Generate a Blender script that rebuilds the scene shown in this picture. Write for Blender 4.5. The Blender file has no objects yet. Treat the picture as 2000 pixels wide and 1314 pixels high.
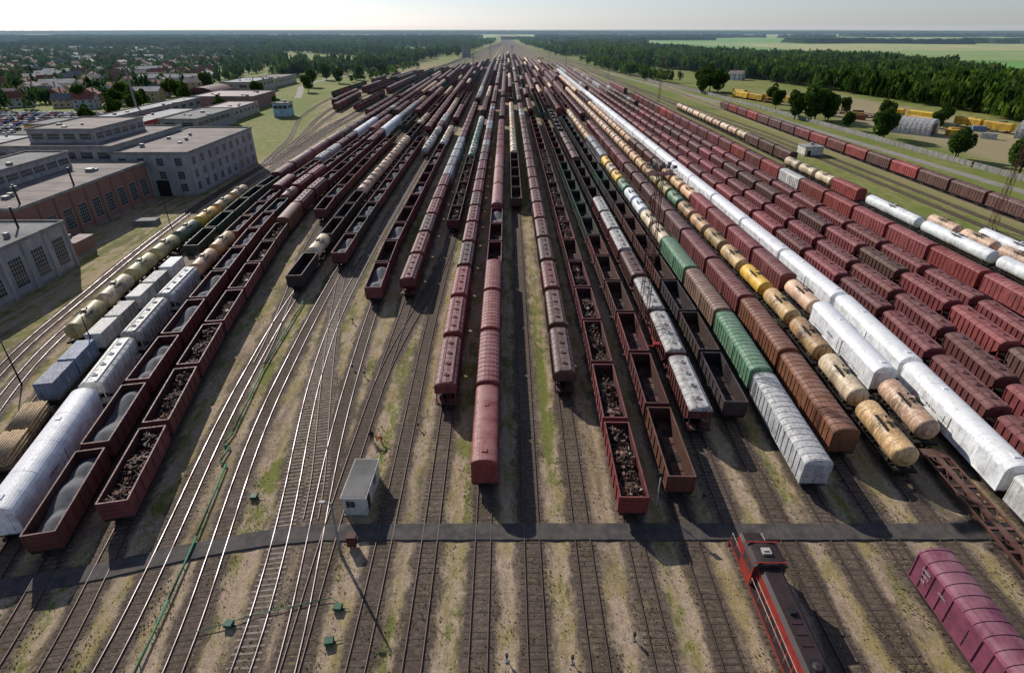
import bpy, math, random
import numpy as np
from mathutils import Vector, Matrix
random.seed(11)
rad = math.radians
scene = bpy.context.scene
COL = scene.collection

# ------------------------------------------------------------------ nodes
def node(nt, t, ins=None, **kw):
    n = nt.nodes.new(t)
    for k, v in kw.items():
        setattr(n, k, v)
    for k, v in (ins or {}).items():
        if isinstance(v, bpy.types.NodeSocket):
            nt.links.new(v, n.inputs[k])
        else:
            n.inputs[k].default_value = v
    return n

def newmat(name, rough=0.8, metal=0.0, spec=0.3):
    m = bpy.data.materials.new(name)
    m.use_nodes = True
    nt = m.node_tree
    b = nt.nodes['Principled BSDF']
    b.inputs['Roughness'].default_value = rough
    b.inputs['Metallic'].default_value = metal
    b.inputs['Specular IOR Level'].default_value = spec
    return m, nt, b

def ramp(nt, fac, stops):
    r = nt.nodes.new('ShaderNodeValToRGB')
    nt.links.new(fac, r.inputs[0])
    e = r.color_ramp.elements
    while len(e) < len(stops):
        e.new(0.5)
    for i, (p, c) in enumerate(stops):
        e[i].position = p
        e[i].color = (c[0], c[1], c[2], 1) if not isinstance(c, (int, float)) else (c, c, c, 1)
    return r.outputs[0]

def mix(nt, fac, a, b, mode='MIX'):
    n = nt.nodes.new('ShaderNodeMix')
    n.data_type = 'RGBA'
    n.blend_type = mode
    for i, v in ((0, fac), (6, a), (7, b)):
        if isinstance(v, bpy.types.NodeSocket):
            nt.links.new(v, n.inputs[i])
        else:
            if i != 0 and len(v) == 3:
                v = (*v, 1)
            n.inputs[i].default_value = v
    return n.outputs[2]

def maprange(nt, v, a, b, c=0.0, d=1.0):
    n = node(nt, 'ShaderNodeMapRange', {0: v, 1: a, 2: b, 3: c, 4: d})
    return n.outputs[0]

def math_(nt, op, a, b=0.0):
    n = node(nt, 'ShaderNodeMath', {0: a, 1: b}, operation=op)
    return n.outputs[0]

def noise(nt, vec, scale, detail=4, rough=0.55):
    n = node(nt, 'ShaderNodeTexNoise', {'Vector': vec, 'Scale': scale, 'Detail': detail, 'Roughness': rough})
    return n.outputs[0]

def mapping(nt, vec, sc):
    n = node(nt, 'ShaderNodeMapping', {0: vec, 3: sc})
    return n.outputs[0]

def bump(nt, b, h, strength, dist):
    n = node(nt, 'ShaderNodeBump', {'Height': h, 'Strength': strength, 'Distance': dist})
    nt.links.new(n.outputs[0], b.inputs['Normal'])

MATS = {}
def simple(name, c, rough=0.8, metal=0.0, var=0.35, scale=2.0, c2=None, sc2=None, spec=0.3):
    m, nt, b = newmat(name, rough, metal, spec)
    p = node(nt, 'ShaderNodeNewGeometry').outputs['Position']
    n1 = noise(nt, p, scale, 5, 0.65)
    c2 = c2 or tuple(x * (1 - var) for x in c)
    f = maprange(nt, n1, 0.35, 0.65)
    nt.links.new(mix(nt, f, c, c2), b.inputs['Base Color'])
    MATS[name] = m
    return m, nt, b

def paint(name, rough=0.5, gloom=1.0, dust_and_sun=0.3, tankstain=False, streak=1.0):
    m, nt, b = newmat(name, rough)
    oi = node(nt, 'ShaderNodeObjectInfo')
    tc = node(nt, 'ShaderNodeTexCoord').outputs['Object']
    off = math_(nt, 'MULTIPLY', oi.outputs['Random'], 90.0)
    comb = node(nt, 'ShaderNodeCombineXYZ', {0: off, 1: off, 2: off}).outputs[0]
    v = node(nt, 'ShaderNodeVectorMath', {0: tc, 1: comb}, operation='ADD').outputs[0]
    n1 = noise(nt, v, 0.5, 6, 0.65)
    n2 = noise(nt, mapping(nt, v, (2.5, 2.5, 0.35)), 1.0, 5, 0.7)
    n3 = noise(nt, v, 5.0, 4, 0.7)
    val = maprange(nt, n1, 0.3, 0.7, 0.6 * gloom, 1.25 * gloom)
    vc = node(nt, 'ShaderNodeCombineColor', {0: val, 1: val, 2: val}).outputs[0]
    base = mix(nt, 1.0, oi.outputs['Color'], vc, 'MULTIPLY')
    a = oi.outputs['Alpha']
    thr = math_(nt, 'ADD', math_(nt, 'MULTIPLY', n2, 0.6), math_(nt, 'MULTIPLY', n3, 0.4))
    rf = math_(nt, 'MULTIPLY', maprange(nt, math_(nt, 'ADD', thr, math_(nt, 'MULTIPLY', a, 0.28)), 0.54, 0.74), 0.82 * streak)
    c = mix(nt, rf, base, (0.08, 0.037, 0.022))
    if tankstain:
        sx = node(nt, 'ShaderNodeSeparateXYZ', {0: tc})
        ay = math_(nt, 'ABSOLUTE', sx.outputs[1])
        near = maprange(nt, ay, 0.4, 3.0, 1.0, 0.0)
        st = math_(nt, 'MULTIPLY', near, maprange(nt, n2, 0.36, 0.54))
        st = math_(nt, 'MULTIPLY', st, math_(nt, 'ADD', math_(nt, 'MULTIPLY', a, 1.0), 0.25))
        c = mix(nt, st, c, (0.06, 0.035, 0.02))
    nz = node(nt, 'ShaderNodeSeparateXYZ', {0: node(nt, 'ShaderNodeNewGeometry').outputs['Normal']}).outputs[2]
    df = math_(nt, 'MULTIPLY', math_(nt, 'MULTIPLY', maprange(nt, nz, 0.5, 0.95), maprange(nt, n1, 0.35, 0.7)), dust_and_sun)
    c = mix(nt, df, c, (0.26, 0.2, 0.18))  # pale dust on upward faces; on roofs also a painted sunlit highlight
    nt.links.new(c, b.inputs['Base Color'])
    rr = maprange(nt, n3, 0.3, 0.7, rough - 0.08, rough + 0.25)
    nt.links.new(rr, b.inputs['Roughness'])
    bump(nt, b, n3, 0.25, 0.02)
    MATS[name] = m

paint('wagon_paint', rough=0.55)
paint('wagon_roof_paint', rough=0.5, gloom=1.2, dust_and_sun=0.5)  # stronger pale layer: dust plus the roofs' sunlit highlight put into the colour
paint('tank_paint', rough=0.45, dust_and_sun=0.2, tankstain=True, streak=0.8)
paint('interior_paint', rough=0.85, gloom=0.4, dust_and_sun=0.4, streak=1.15)
paint('building_paint', rough=0.9, gloom=1.0, dust_and_sun=0.0, streak=0.25)

simple('grey_roof', (0.52, 0.51, 0.49), 0.65, c2=(0.24, 0.21, 0.19), scale=1.1)
simple('white_clean', (0.7, 0.7, 0.68), 0.6, var=0.2)
simple('bogie_iron', (0.025, 0.02, 0.017), 0.8, var=0.5, scale=6)
simple('wheel_steel', (0.1, 0.085, 0.075), 0.5, 0.5, scale=8)
simple('deck_wood', (0.22, 0.15, 0.1), 0.85, var=0.6, scale=4)
simple('dark_floor', (0.04, 0.032, 0.028), 0.9, var=0.5, scale=3)
simple('iron_dark', (0.03, 0.03, 0.032), 0.5, 0.2)
simple('red_steel', (0.11, 0.03, 0.026), 0.7, var=0.4, scale=3)
simple('loco_red', (0.34, 0.03, 0.022), 0.5, c2=(0.16, 0.022, 0.018), scale=1.2)
simple('loco_dark', (0.045, 0.026, 0.026), 0.55, var=0.4, scale=2)
simple('loco_white', (0.5, 0.47, 0.4), 0.5)
simple('sleeper_concrete', (0.33, 0.275, 0.215), 0.9, var=0.6, scale=1.3)
simple('sleeper_wood', (0.125, 0.092, 0.067), 0.9, var=0.6, scale=1.2)
simple('window_glass', (0.03, 0.04, 0.05), 0.15, 0.0, var=0.5, scale=0.6, spec=0.6)
simple('window_frame', (0.42, 0.42, 0.4), 0.7)
simple('asphalt', (0.045, 0.042, 0.042), 0.9, c2=(0.1, 0.085, 0.072), scale=0.9)
simple('road_grey', (0.3, 0.27, 0.23), 0.9, var=0.3, scale=0.2)
simple('concrete', (0.3, 0.285, 0.26), 0.9, var=0.4, scale=0.4)
simple('bark', (0.09, 0.065, 0.045), 0.9, var=0.4, scale=3)
simple('timber', (0.45, 0.33, 0.2), 0.8, var=0.5, scale=3)
simple('pipe_green', (0.02, 0.17, 0.08), 0.6, var=0.4)
simple('machine_green', (0.02, 0.1, 0.055), 0.6, var=0.4)
simple('flat_roof', (0.22, 0.21, 0.2), 0.9, c2=(0.11, 0.105, 0.1), scale=0.12)
simple('flat_roof_brown', (0.27, 0.215, 0.19), 0.9, c2=(0.14, 0.115, 0.105), scale=0.13)
simple('flat_roof_light', (0.42, 0.41, 0.4), 0.85, c2=(0.19, 0.185, 0.18), scale=0.15)
simple('maroon_roof', (0.14, 0.05, 0.05), 0.7, var=0.4, scale=0.3)
simple('tile_red', (0.24, 0.09, 0.06), 0.85, var=0.3, scale=1)
simple('tile_grey', (0.2, 0.2, 0.2), 0.8, var=0.3, scale=1)
simple('skin', (0.5, 0.3, 0.2), 0.6)
simple('cloth_dark', (0.02, 0.02, 0.03), 0.9)
simple('cloth_orange', (0.5, 0.14, 0.05), 0.85)
simple('hair', (0.03, 0.02, 0.015), 0.8)
simple('lettering_white', (0.55, 0.52, 0.54), 0.7)
simple('lettering_grey', (0.12, 0.12, 0.14), 0.6)
simple('tyre', (0.02, 0.02, 0.02), 0.8)

# aggregate
m, nt, b = newmat('aggregate', 0.9); MATS['aggregate'] = m
p = node(nt, 'ShaderNodeNewGeometry').outputs['Position']
n1 = noise(nt, p, 9, 4, 0.8); n2 = noise(nt, p, 0.8, 3)
c = ramp(nt, n1, [(0.3, (0.06, 0.06, 0.068)), (0.7, (0.25, 0.25, 0.265))])
c = mix(nt, maprange(nt, n2, 0.35, 0.65, 0, 0.4), c, (0.15, 0.15, 0.155))
nt.links.new(c, b.inputs['Base Color']); bump(nt, b, n1, 0.8, 0.08)
# scrap / litter
m, nt, b = newmat('scrap_metal', 0.7, 0.2); MATS['scrap_metal'] = m
att = node(nt, 'ShaderNodeAttribute', attribute_name='tint')
c = ramp(nt, att.outputs['Fac'], [(0.0, (0.02, 0.017, 0.016)), (0.5, (0.09, 0.05, 0.036)), (0.8, (0.2, 0.09, 0.055)), (1.0, (0.42, 0.36, 0.3))])
nt.links.new(c, b.inputs['Base Color'])
m, nt, b = newmat('stones', 0.95); MATS['stones'] = m
att = node(nt, 'ShaderNodeAttribute', attribute_name='tint')
c = ramp(nt, att.outputs['Fac'], [(0.0, (0.04, 0.03, 0.025)), (0.6, (0.22, 0.17, 0.125)), (0.93, (0.45, 0.38, 0.3)), (1.0, (0.7, 0.68, 0.62))])
nt.links.new(c, b.inputs['Base Color'])
# rail steel
m, nt, b = newmat('rail_head_steel', 0.4, 1.0); MATS['rail_head_steel'] = m
p = node(nt, 'ShaderNodeNewGeometry').outputs['Position']
n1 = noise(nt, mapping(nt, p, (3, 0.12, 1)), 1, 3)
c = ramp(nt, n1, [(0.35, (0.42, 0.37, 0.38)), (0.65, (0.2, 0.16, 0.16))])
nt.links.new(c, b.inputs['Base Color'])
nt.links.new(maprange(nt, n1, 0.3, 0.7, 0.36, 0.55), b.inputs['Roughness'])
simple('rail_rusty_head', (0.19, 0.14, 0.12), 0.5, 0.5, scale=1)
simple('rail_side_rust', (0.055, 0.033, 0.025), 0.85, var=0.4, scale=2)
# brick
m, nt, b = newmat('brick_wall', 0.9); MATS['brick_wall'] = m
tc = node(nt, 'ShaderNodeTexCoord').outputs['Object']
sp = node(nt, 'ShaderNodeSeparateXYZ', {0: tc})
v = node(nt, 'ShaderNodeCombineXYZ', {0: math_(nt, 'ADD', sp.outputs[0], sp.outputs[1]), 1: sp.outputs[2]}).outputs[0]
br = node(nt, 'ShaderNodeTexBrick', {'Vector': v, 'Color1': (0.3, 0.12, 0.085, 1), 'Color2': (0.2, 0.085, 0.06, 1), 'Mortar': (0.3, 0.26, 0.22, 1), 'Scale': 1.0, 'Mortar Size': 0.012, 'Brick Width': 0.4, 'Row Height': 0.14})
n1 = noise(nt, tc, 0.25, 5)
nt.links.new(mix(nt, maprange(nt, n1, 0.4, 0.7, 0, 0.5), br.outputs[0], (0.2, 0.13, 0.1)), b.inputs['Base Color'])
# plaster
m, nt, b = newmat('plaster_wall', 0.9); MATS['plaster_wall'] = m
tc = node(nt, 'ShaderNodeTexCoord').outputs['Object']
n1 = noise(nt, mapping(nt, tc, (1, 1, 0.2)), 0.7, 5, 0.7)
nt.links.new(ramp(nt, n1, [(0.3, (0.2, 0.2, 0.2)), (0.65, (0.37, 0.365, 0.355))]), b.inputs['Base Color'])
# foliage
def foliage(name, c1, c2, c3, tr=0.3):
    m = bpy.data.materials.new(name); m.use_nodes = True; nt = m.node_tree
    nt.nodes.clear()
    out = nt.nodes.new('ShaderNodeOutputMaterial')
    att = node(nt, 'ShaderNodeAttribute', attribute_name='tint')
    c = ramp(nt, att.outputs['Fac'], [(0.0, c1), (0.5, c2), (1.0, c3)])
    d = node(nt, 'ShaderNodeBsdfDiffuse', {'Color': c})
    c2n = mix(nt, 1.0, c, (1.3, 1.5, 0.6), 'MULTIPLY')
    t = node(nt, 'ShaderNodeBsdfTranslucent', {'Color': c2n})
    ms = node(nt, 'ShaderNodeMixShader', {0: tr, 1: d.outputs[0], 2: t.outputs[0]})
    nt.links.new(ms.outputs[0], out.inputs[0])
    MATS[name] = m
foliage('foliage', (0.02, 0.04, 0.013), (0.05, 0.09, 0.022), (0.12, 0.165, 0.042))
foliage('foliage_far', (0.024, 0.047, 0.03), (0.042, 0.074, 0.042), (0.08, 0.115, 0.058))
foliage('weeds', (0.1, 0.125, 0.025), (0.19, 0.18, 0.06), (0.29, 0.24, 0.1), 0.2)
# vertex coloured far wagons
m, nt, b = newmat('distant_paint', 0.65); MATS['distant_paint'] = m
att = node(nt, 'ShaderNodeAttribute', attribute_name='Col')
p = node(nt, 'ShaderNodeNewGeometry').outputs['Position']
n1 = noise(nt, p, 0.6, 4, 0.7)
nt.links.new(mix(nt, maprange(nt, n1, 0.35, 0.65, 0, 0.6), att.outputs['Color'], (0.07, 0.05, 0.045)), b.inputs['Base Color'])
# ground (also used by the ballast beds: attribute 'bed' blends gravel in)
m, nt, b = newmat('ground_soil_and_grass', 0.95, spec=0.1); MATS['ground'] = m
p = node(nt, 'ShaderNodeNewGeometry').outputs['Position']
sp = node(nt, 'ShaderNodeSeparateXYZ', {0: p})
X, Y = sp.outputs[0], sp.outputs[1]
nf0 = noise(nt, p, 6, 5, 0.9)
nc = noise(nt, p, 1.6, 6, 0.8)
nf = math_(nt, 'ADD', math_(nt, 'MULTIPLY', nf0, 0.6), math_(nt, 'MULTIPLY', nc, 0.4))
nm = noise(nt, mapping(nt, p, (0.9, 0.3, 1)), 0.5, 8, 0.75)
nq = noise(nt, mapping(nt, p, (0.5, 0.2, 1)), 1.0, 8, 0.75)
nl = noise(nt, mapping(nt, p, (0.12, 0.03, 1)), 1.0, 6, 0.7)
ns = noise(nt, mapping(nt, p, (0.22, 0.012, 1)), 1.0, 3, 0.6)
nb = noise(nt, p, 0.012, 4, 0.6)
dirt = ramp(nt, nf, [(0.36, (0.19, 0.132, 0.088)), (0.5, (0.37, 0.272, 0.19)), (0.64, (0.6, 0.48, 0.36))])
dry = ramp(nt, nf, [(0.36, (0.17, 0.13, 0.05)), (0.64, (0.43, 0.34, 0.16))])
grass = ramp(nt, nf, [(0.36, (0.07, 0.09, 0.014)), (0.64, (0.22, 0.235, 0.05))])
dark = ramp(nt, nf, [(0.36, (0.04, 0.03, 0.024)), (0.64, (0.16, 0.12, 0.09))])
gravel = ramp(nt, nf, [(0.36, (0.05, 0.038, 0.03)), (0.5, (0.135, 0.1, 0.077)), (0.64, (0.33, 0.26, 0.2))])
yard = mix(nt, maprange(nt, nm, 0.47, 0.58), dirt, dry)
gb = maprange(nt, math_(nt, 'ABSOLUTE', math_(nt, 'SUBTRACT', X, 5.4)), 0.6, 1.9, 0.1, 0.0)
gb = math_(nt, 'MULTIPLY', gb, maprange(nt, Y, 48, 62))
gq = math_(nt, 'ADD', math_(nt, 'ADD', nq, gb), math_(nt, 'MULTIPLY', math_(nt, 'SUBTRACT', ns, 0.5), 0.8))
gq = math_(nt, 'ADD', gq, maprange(nt, Y, 40, 75, -0.03, 0.025))
yard = mix(nt, maprange(nt, gq, 0.525, 0.62, 0, 0.9), yard, grass)
yard = mix(nt, maprange(nt, nl, 0.47, 0.36, 0, 0.6), yard, dark)
bed = node(nt, 'ShaderNodeAttribute', attribute_name='bed').outputs['Fac']
bm = math_(nt, 'ADD', bed, math_(nt, 'MULTIPLY', math_(nt, 'SUBTRACT', nq, 0.5), 1.9))
bedc = mix(nt, maprange(nt, nl, 0.4, 0.56), gravel, dark)
bedc = mix(nt, maprange(nt, nm, 0.57, 0.66, 0, 0.5), bedc, dry)
yard = mix(nt, math_(nt, 'MULTIPLY', maprange(nt, bm, 0.35, 0.75), maprange(nt, bed, 0.0, 0.25)), yard, bedc)
field = mix(nt, maprange(nt, nm, 0.38, 0.6), mix(nt, maprange(nt, nb, 0.4, 0.6), (0.16, 0.185, 0.04), (0.29, 0.25, 0.1)), (0.13, 0.17, 0.035))
field = mix(nt, maprange(nt, nq, 0.54, 0.64, 0, 0.6), field, (0.3, 0.25, 0.12))
nx = math_(nt, 'MULTIPLY', math_(nt, 'SUBTRACT', nm, 0.5), 30.0)
aX = math_(nt, 'ABSOLUTE', X)
xr = maprange(nt, math_(nt, 'ADD', X, nx), 97, 103)
lim = maprange(nt, Y, 300, 430, 0, 34)
xl = maprange(nt, math_(nt, 'ADD', math_(nt, 'ADD', X, nx), lim), -94, -104)
yl = maprange(nt, Y, 215, 240)
f = math_(nt, 'ADD', xr, math_(nt, 'MULTIPLY', xl, yl))
ffx = math_(nt, 'ADD', math_(nt, 'ADD', aX, nx), maprange(nt, Y, 1000, 2300, -40, 0))
ff = math_(nt, 'MULTIPLY', maprange(nt, Y, 800, 1050), maprange(nt, ffx, 18, 32))
f = math_(nt, 'MAXIMUM', f, ff)
f = math_(nt, 'MINIMUM', f, 1.0)
f = math_(nt, 'MULTIPLY', f, maprange(nt, bed, 0.1, 0.6, 1.0, 0.35))
c = mix(nt, f, yard, field)
xr2 = math_(nt, 'MULTIPLY', maprange(nt, math_(nt, 'ADD', X, nx), 134, 144), maprange(nt, math_(nt, 'ADD', X, nx), 152, 146))
xr3 = math_(nt, 'MULTIPLY', maprange(nt, math_(nt, 'ADD', X, nx), 190, 200), maprange(nt, math_(nt, 'ADD', X, nx), 275, 262))
xr2 = math_(nt, 'MAXIMUM', xr2, math_(nt, 'MULTIPLY', xr3, maprange(nt, Y, 520, 480)))
c = mix(nt, math_(nt, 'MULTIPLY', xr2, 0.6), c, dirt)
nt.links.new(c, b.inputs['Base Color']); bump(nt, b, nf0, 0.7, 0.07)
simple('field_green', (0.13, 0.3, 0.05), 0.95, c2=(0.1, 0.23, 0.04), scale=0.01)
simple('field_pale', (0.24, 0.31, 0.1), 0.95, c2=(0.18, 0.26, 0.07), scale=0.008)
simple('field_yellow', (0.4, 0.37, 0.16), 0.95, c2=(0.25, 0.29, 0.1), scale=0.01)

# ------------------------------------------------------------------ mesh builder
class MB:
    def __init__(s):
        s.v = []; s.f = []; s.m = []; s.sm = []; s.t = None
    def poly(s, pts, m, sm=False):
        o = len(s.v); s.v += [tuple(p) for p in pts]
        s.f.append(tuple(range(o, o + len(pts)))); s.m.append(m); s.sm.append(sm)
    def box(s, x0, x1, y0, y1, z0, z1, m, top=None):
        o = len(s.v)
        s.v += [(x0, y0, z0), (x1, y0, z0), (x1, y1, z0), (x0, y1, z0), (x0, y0, z1), (x1, y0, z1), (x1, y1, z1), (x0, y1, z1)]
        for i, q in enumerate(((3, 2, 1, 0), (4, 5, 6, 7), (0, 1, 5, 4), (1, 2, 6, 5), (2, 3, 7, 6), (3, 0, 4, 7))):
            s.f.append(tuple(o + k for k in q)); s.m.append(top if (top and i == 1) else m); s.sm.append(False)
    def obox(s, c, size, rot, m):
        o = len(s.v); hx, hy, hz = (k / 2 for k in size)
        for (a, b_, c_) in ((-1, -1, -1), (1, -1, -1), (1, 1, -1), (-1, 1, -1), (-1, -1, 1), (1, -1, 1), (1, 1, 1), (-1, 1, 1)):
            s.v.append(tuple(Vector(c) + rot @ Vector((a * hx, b_ * hy, c_ * hz))))
        for q in ((3, 2, 1, 0), (4, 5, 6, 7), (0, 1, 5, 4), (1, 2, 6, 5), (2, 3, 7, 6), (3, 0, 4, 7)):
            s.f.append(tuple(o + k for k in q)); s.m.append(m); s.sm.append(False)
    def ext(s, prof, y0, y1, m, caps=True, sm=False, capm=None, segm=None):
        o = len(s.v); n = len(prof)
        s.v += [(x, y0, z) for x, z in prof] + [(x, y1, z) for x, z in prof]
        for i in range(n):
            j = (i + 1) % n
            s.f.append((o + i, o + j, o + n + j, o + n + i)); s.m.append(segm[i] if segm else m); s.sm.append(sm)
        if caps:
            s.f.append(tuple(o + i for i in range(n - 1, -1, -1))); s.m.append(capm or m); s.sm.append(False)
            s.f.append(tuple(o + n + i for i in range(n))); s.m.append(capm or m); s.sm.append(False)
    def cyl(s, p0, p1, r0, r1, n, m, caps=True, sm=True):
        p0 = Vector(p0); p1 = Vector(p1); d = (p1 - p0).normalized()
        a = d.orthogonal().normalized(); b_ = d.cross(a); o = len(s.v)
        for p, r in ((p0, r0), (p1, r1)):
            for i in range(n):
                t = 2 * math.pi * i / n
                s.v.append(tuple(p + a * (r * math.cos(t)) + b_ * (r * math.sin(t))))
        for i in range(n):
            j = (i + 1) % n
            s.f.append((o + i, o + j, o + n + j, o + n + i)); s.m.append(m); s.sm.append(sm)
        if caps:
            s.f.append(tuple(o + i for i in range(n - 1, -1, -1))); s.m.append(m); s.sm.append(False)
            s.f.append(tuple(o + n + i for i in range(n))); s.m.append(m); s.sm.append(False)
    def rev(s, rings, n, m, zc):   # revolve about Y axis: rings (y, r)
        o = len(s.v)
        for y, r in rings:
            for i in range(n):
                t = 2 * math.pi * i / n
                s.v.append((r * math.cos(t), y, zc + r * math.sin(t)))
        for k in range(len(rings) - 1):
            for i in range(n):
                j = (i + 1) % n
                s.f.append((o + k * n + i, o + k * n + j, o + (k + 1) * n + j, o + (k + 1) * n + i)); s.m.append(m); s.sm.append(True)
        s.f.append(tuple(o + i for i in range(n))); s.m.append(m); s.sm.append(False)
        L = len(rings) - 1
        s.f.append(tuple(o + L * n + i for i in range(n))); s.m.append(m); s.sm.append(False)
    def add(s, o_, dx=0, dy=0, dz=0):
        o = len(s.v)
        s.v += [(x + dx, y + dy, z + dz) for x, y, z in o_.v]
        s.f += [tuple(o + i for i in f) for f in o_.f]; s.m += o_.m; s.sm += o_.sm
    def mesh(self, name):
        s = self
        me = bpy.data.meshes.new(name)
        me.from_pydata(s.v, [], s.f)
        names = sorted(set(s.m))
        for n in names:
            me.materials.append(MATS[n])
        idx = {n: i for i, n in enumerate(names)}
        me.polygons.foreach_set('material_index', [idx[x] for x in s.m])
        me.polygons.foreach_set('use_smooth', s.sm)
        me.update()
        return me

def obj(name, data, loc=(0, 0, 0), rz=0.0, parent=None, color=None, **props):
    o = bpy.data.objects.new(name, data)
    o.location = loc; o.rotation_euler = (0, 0, rz)
    if parent: o.parent = parent
    if color: o.color = color
    for k, v in props.items(): o[k] = v
    COL.objects.link(o)
    return o

# ------------------------------------------------------------------ wagon templates
RT = 0.24  # rail top height
def bogie_mb():
    b = MB()
    for sx in (-1, 1):
        x = sx * 1.02
        pr = [(-1.25, 0.42), (-1.25, 0.62), (-0.75, 0.66), (-0.45, 0.86), (0.45, 0.86), (0.75, 0.66), (1.25, 0.62), (1.25, 0.42), (0.7, 0.38), (0.35, 0.22), (-0.35, 0.22), (-0.7, 0.38)]
        for q in (x - 0.09, x + 0.09):
            b.poly([(q, y, z) for y, z in pr], 'bogie_iron')
        for i in range(12):
            (ya, za), (yb, zb) = pr[i], pr[(i + 1) % 12]
            b.poly([(x - 0.09, ya, za), (x + 0.09, ya, za), (x + 0.09, yb, zb), (x - 0.09, yb, zb)], 'bogie_iron')
    b.box(-0.93, 0.93, -0.25, 0.25, 0.5, 0.84, 'bogie_iron')
    return b
def wheelset_mb():
    b = MB()
    for sx in (-1, 1):
        b.cyl((sx * 0.7, 0, 0.475), (sx * 0.84, 0, 0.475), 0.475, 0.475, 18, 'wheel_steel')
        b.cyl((sx * 0.67, 0, 0.475), (sx * 0.7, 0, 0.475), 0.51, 0.51, 18, 'wheel_steel')
    b.cyl((-0.67, 0, 0.475), (0.67, 0, 0.475), 0.09, 0.09, 8, 'wheel_steel')
    return b
def coupler_mb():
    b = MB()
    b.box(-0.13, 0.13, -0.1, 0.38, 0.92, 1.16, 'bogie_iron')
    b.box(-0.24, 0.2, 0.38, 0.62, 0.86, 1.22, 'bogie_iron')
    return b
BOG, WHS, CPL = bogie_mb(), wheelset_mb(), coupler_mb()
def underframe_mb(L, z=1.3):
    b = MB(); h = L / 2
    b.box(-0.28, 0.28, -h, h, 0.92, z, 'bogie_iron')
    for y in (-h + 0.1, h - 0.1, -h * 0.5, h * 0.5, 0):
        b.box(-1.4, -0.28, y - 0.1, y + 0.1, 1.0, z - 0.01, 'bogie_iron')
        b.box(0.28, 1.4, y - 0.1, y + 0.1, 1.0, z - 0.01, 'bogie_iron')
    b.cyl((-0.9, -1.2, 0.85), (-0.9, 0.3, 0.85), 0.2, 0.2, 10, 'bogie_iron')
    b.box(0.4, 0.85, -0.4, 0.5, 0.65, 0.98, 'bogie_iron')
    return b

# part spec: (name, MB, parent index, offset)
def running_gear(parts, L, bog=None):
    d = bog or L / 2 - 2.0
    parts.append(('underframe', underframe_mb(L), None, (0, 0, 0)))
    for sg in (-1, 1):
        parts.append(('bogie', BOG, None, (0, sg * d, 0)))
        k = len(parts) - 1
        for q in (-0.92, 0.92):
            parts.append(('wheelset', WHS, k, (0, q, 0)))
    parts.append(('coupler', CPL, None, (0, L / 2, 0)))
    cb = MB(); cb.v = [(-x, -y, z) for x, y, z in CPL.v]; cb.f = CPL.f; cb.m = CPL.m; cb.sm = CPL.sm
    parts.append(('coupler', cb, None, (0, -L / 2, 0)))

def T_gondola(L=12.9, deep=3.5):
    P = []
    b = MB(); h = L / 2; W = 1.48
    z0, z1 = 1.32, deep
    pm = 'wagon_paint'
    b.box(-W, -W + 0.07, -h, h, z0, z1, pm); b.box(W - 0.07, W, -h, h, z0, z1, pm)
    b.box(-W + 0.07, W - 0.07, -h, -h + 0.08, z0, z1, pm); b.box(-W + 0.07, W - 0.07, h - 0.08, h, z0, z1, pm)
    for sx in (-1, 1):
        xa, xb = sorted((sx * (W - 0.09), sx * (W + 0.07)))
        b.box(xa, xb, -h - 0.05, h + 0.05, z1, z1 + 0.1, pm)
        xa, xb = sorted((sx * W, sx * (W + 0.06)))
        b.box(xa, xb, -h, h, z0 - 0.05, z0 + 0.14, pm)
    for sy in (-1, 1):
        ya, yb = sorted((sy * (h - 0.1), sy * (h + 0.07)))
        b.box(-W + 0.09, W - 0.09, ya, yb, z1, z1 + 0.098, pm)
        for z in (1.75, 2.3, 2.85):
            ya, yb = sorted((sy * h, sy * (h + 0.08)))
            b.box(-W + 0.12, W - 0.12, ya, yb, z, z + 0.16, pm)
        for x in (-W, W - 0.12):
            b.box(x, x + 0.12, ya, yb + (0.02 if sy > 0 else 0), z0, z1, pm)
    n = 8
    for i in range(n):
        y = -h + 0.12 + (L - 0.24) * i / (n - 1)
        for sx in (-1, 1):
            xa, xb = sorted((sx * W, sx * (W + 0.11)))
            b.box(xa, xb, y - 0.09, y + 0.09, z0 + 0.145, z1 - 0.003, pm)
    P.append(('body', b, None, (0, 0, 0)))
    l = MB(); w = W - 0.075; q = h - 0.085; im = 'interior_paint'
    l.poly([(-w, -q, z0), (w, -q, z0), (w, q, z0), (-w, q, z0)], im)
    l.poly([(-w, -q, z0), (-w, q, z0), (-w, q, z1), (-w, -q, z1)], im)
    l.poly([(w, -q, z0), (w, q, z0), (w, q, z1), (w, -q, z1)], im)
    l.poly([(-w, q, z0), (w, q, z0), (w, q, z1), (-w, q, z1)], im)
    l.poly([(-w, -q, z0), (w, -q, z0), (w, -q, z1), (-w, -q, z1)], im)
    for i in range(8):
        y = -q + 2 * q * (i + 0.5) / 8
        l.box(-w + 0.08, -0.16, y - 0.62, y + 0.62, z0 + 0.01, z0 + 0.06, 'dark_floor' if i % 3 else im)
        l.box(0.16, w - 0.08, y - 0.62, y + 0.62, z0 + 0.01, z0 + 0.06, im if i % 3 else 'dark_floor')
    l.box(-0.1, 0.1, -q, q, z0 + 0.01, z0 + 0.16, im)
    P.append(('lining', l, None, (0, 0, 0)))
    running_gear(P, L)
    return P

def roofprof(W, ze, zt, n=8):
    return [(W * math.cos(math.pi * i / n), ze + (zt - ze) * math.sin(math.pi * i / n)) for i in range(n + 1)]

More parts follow.
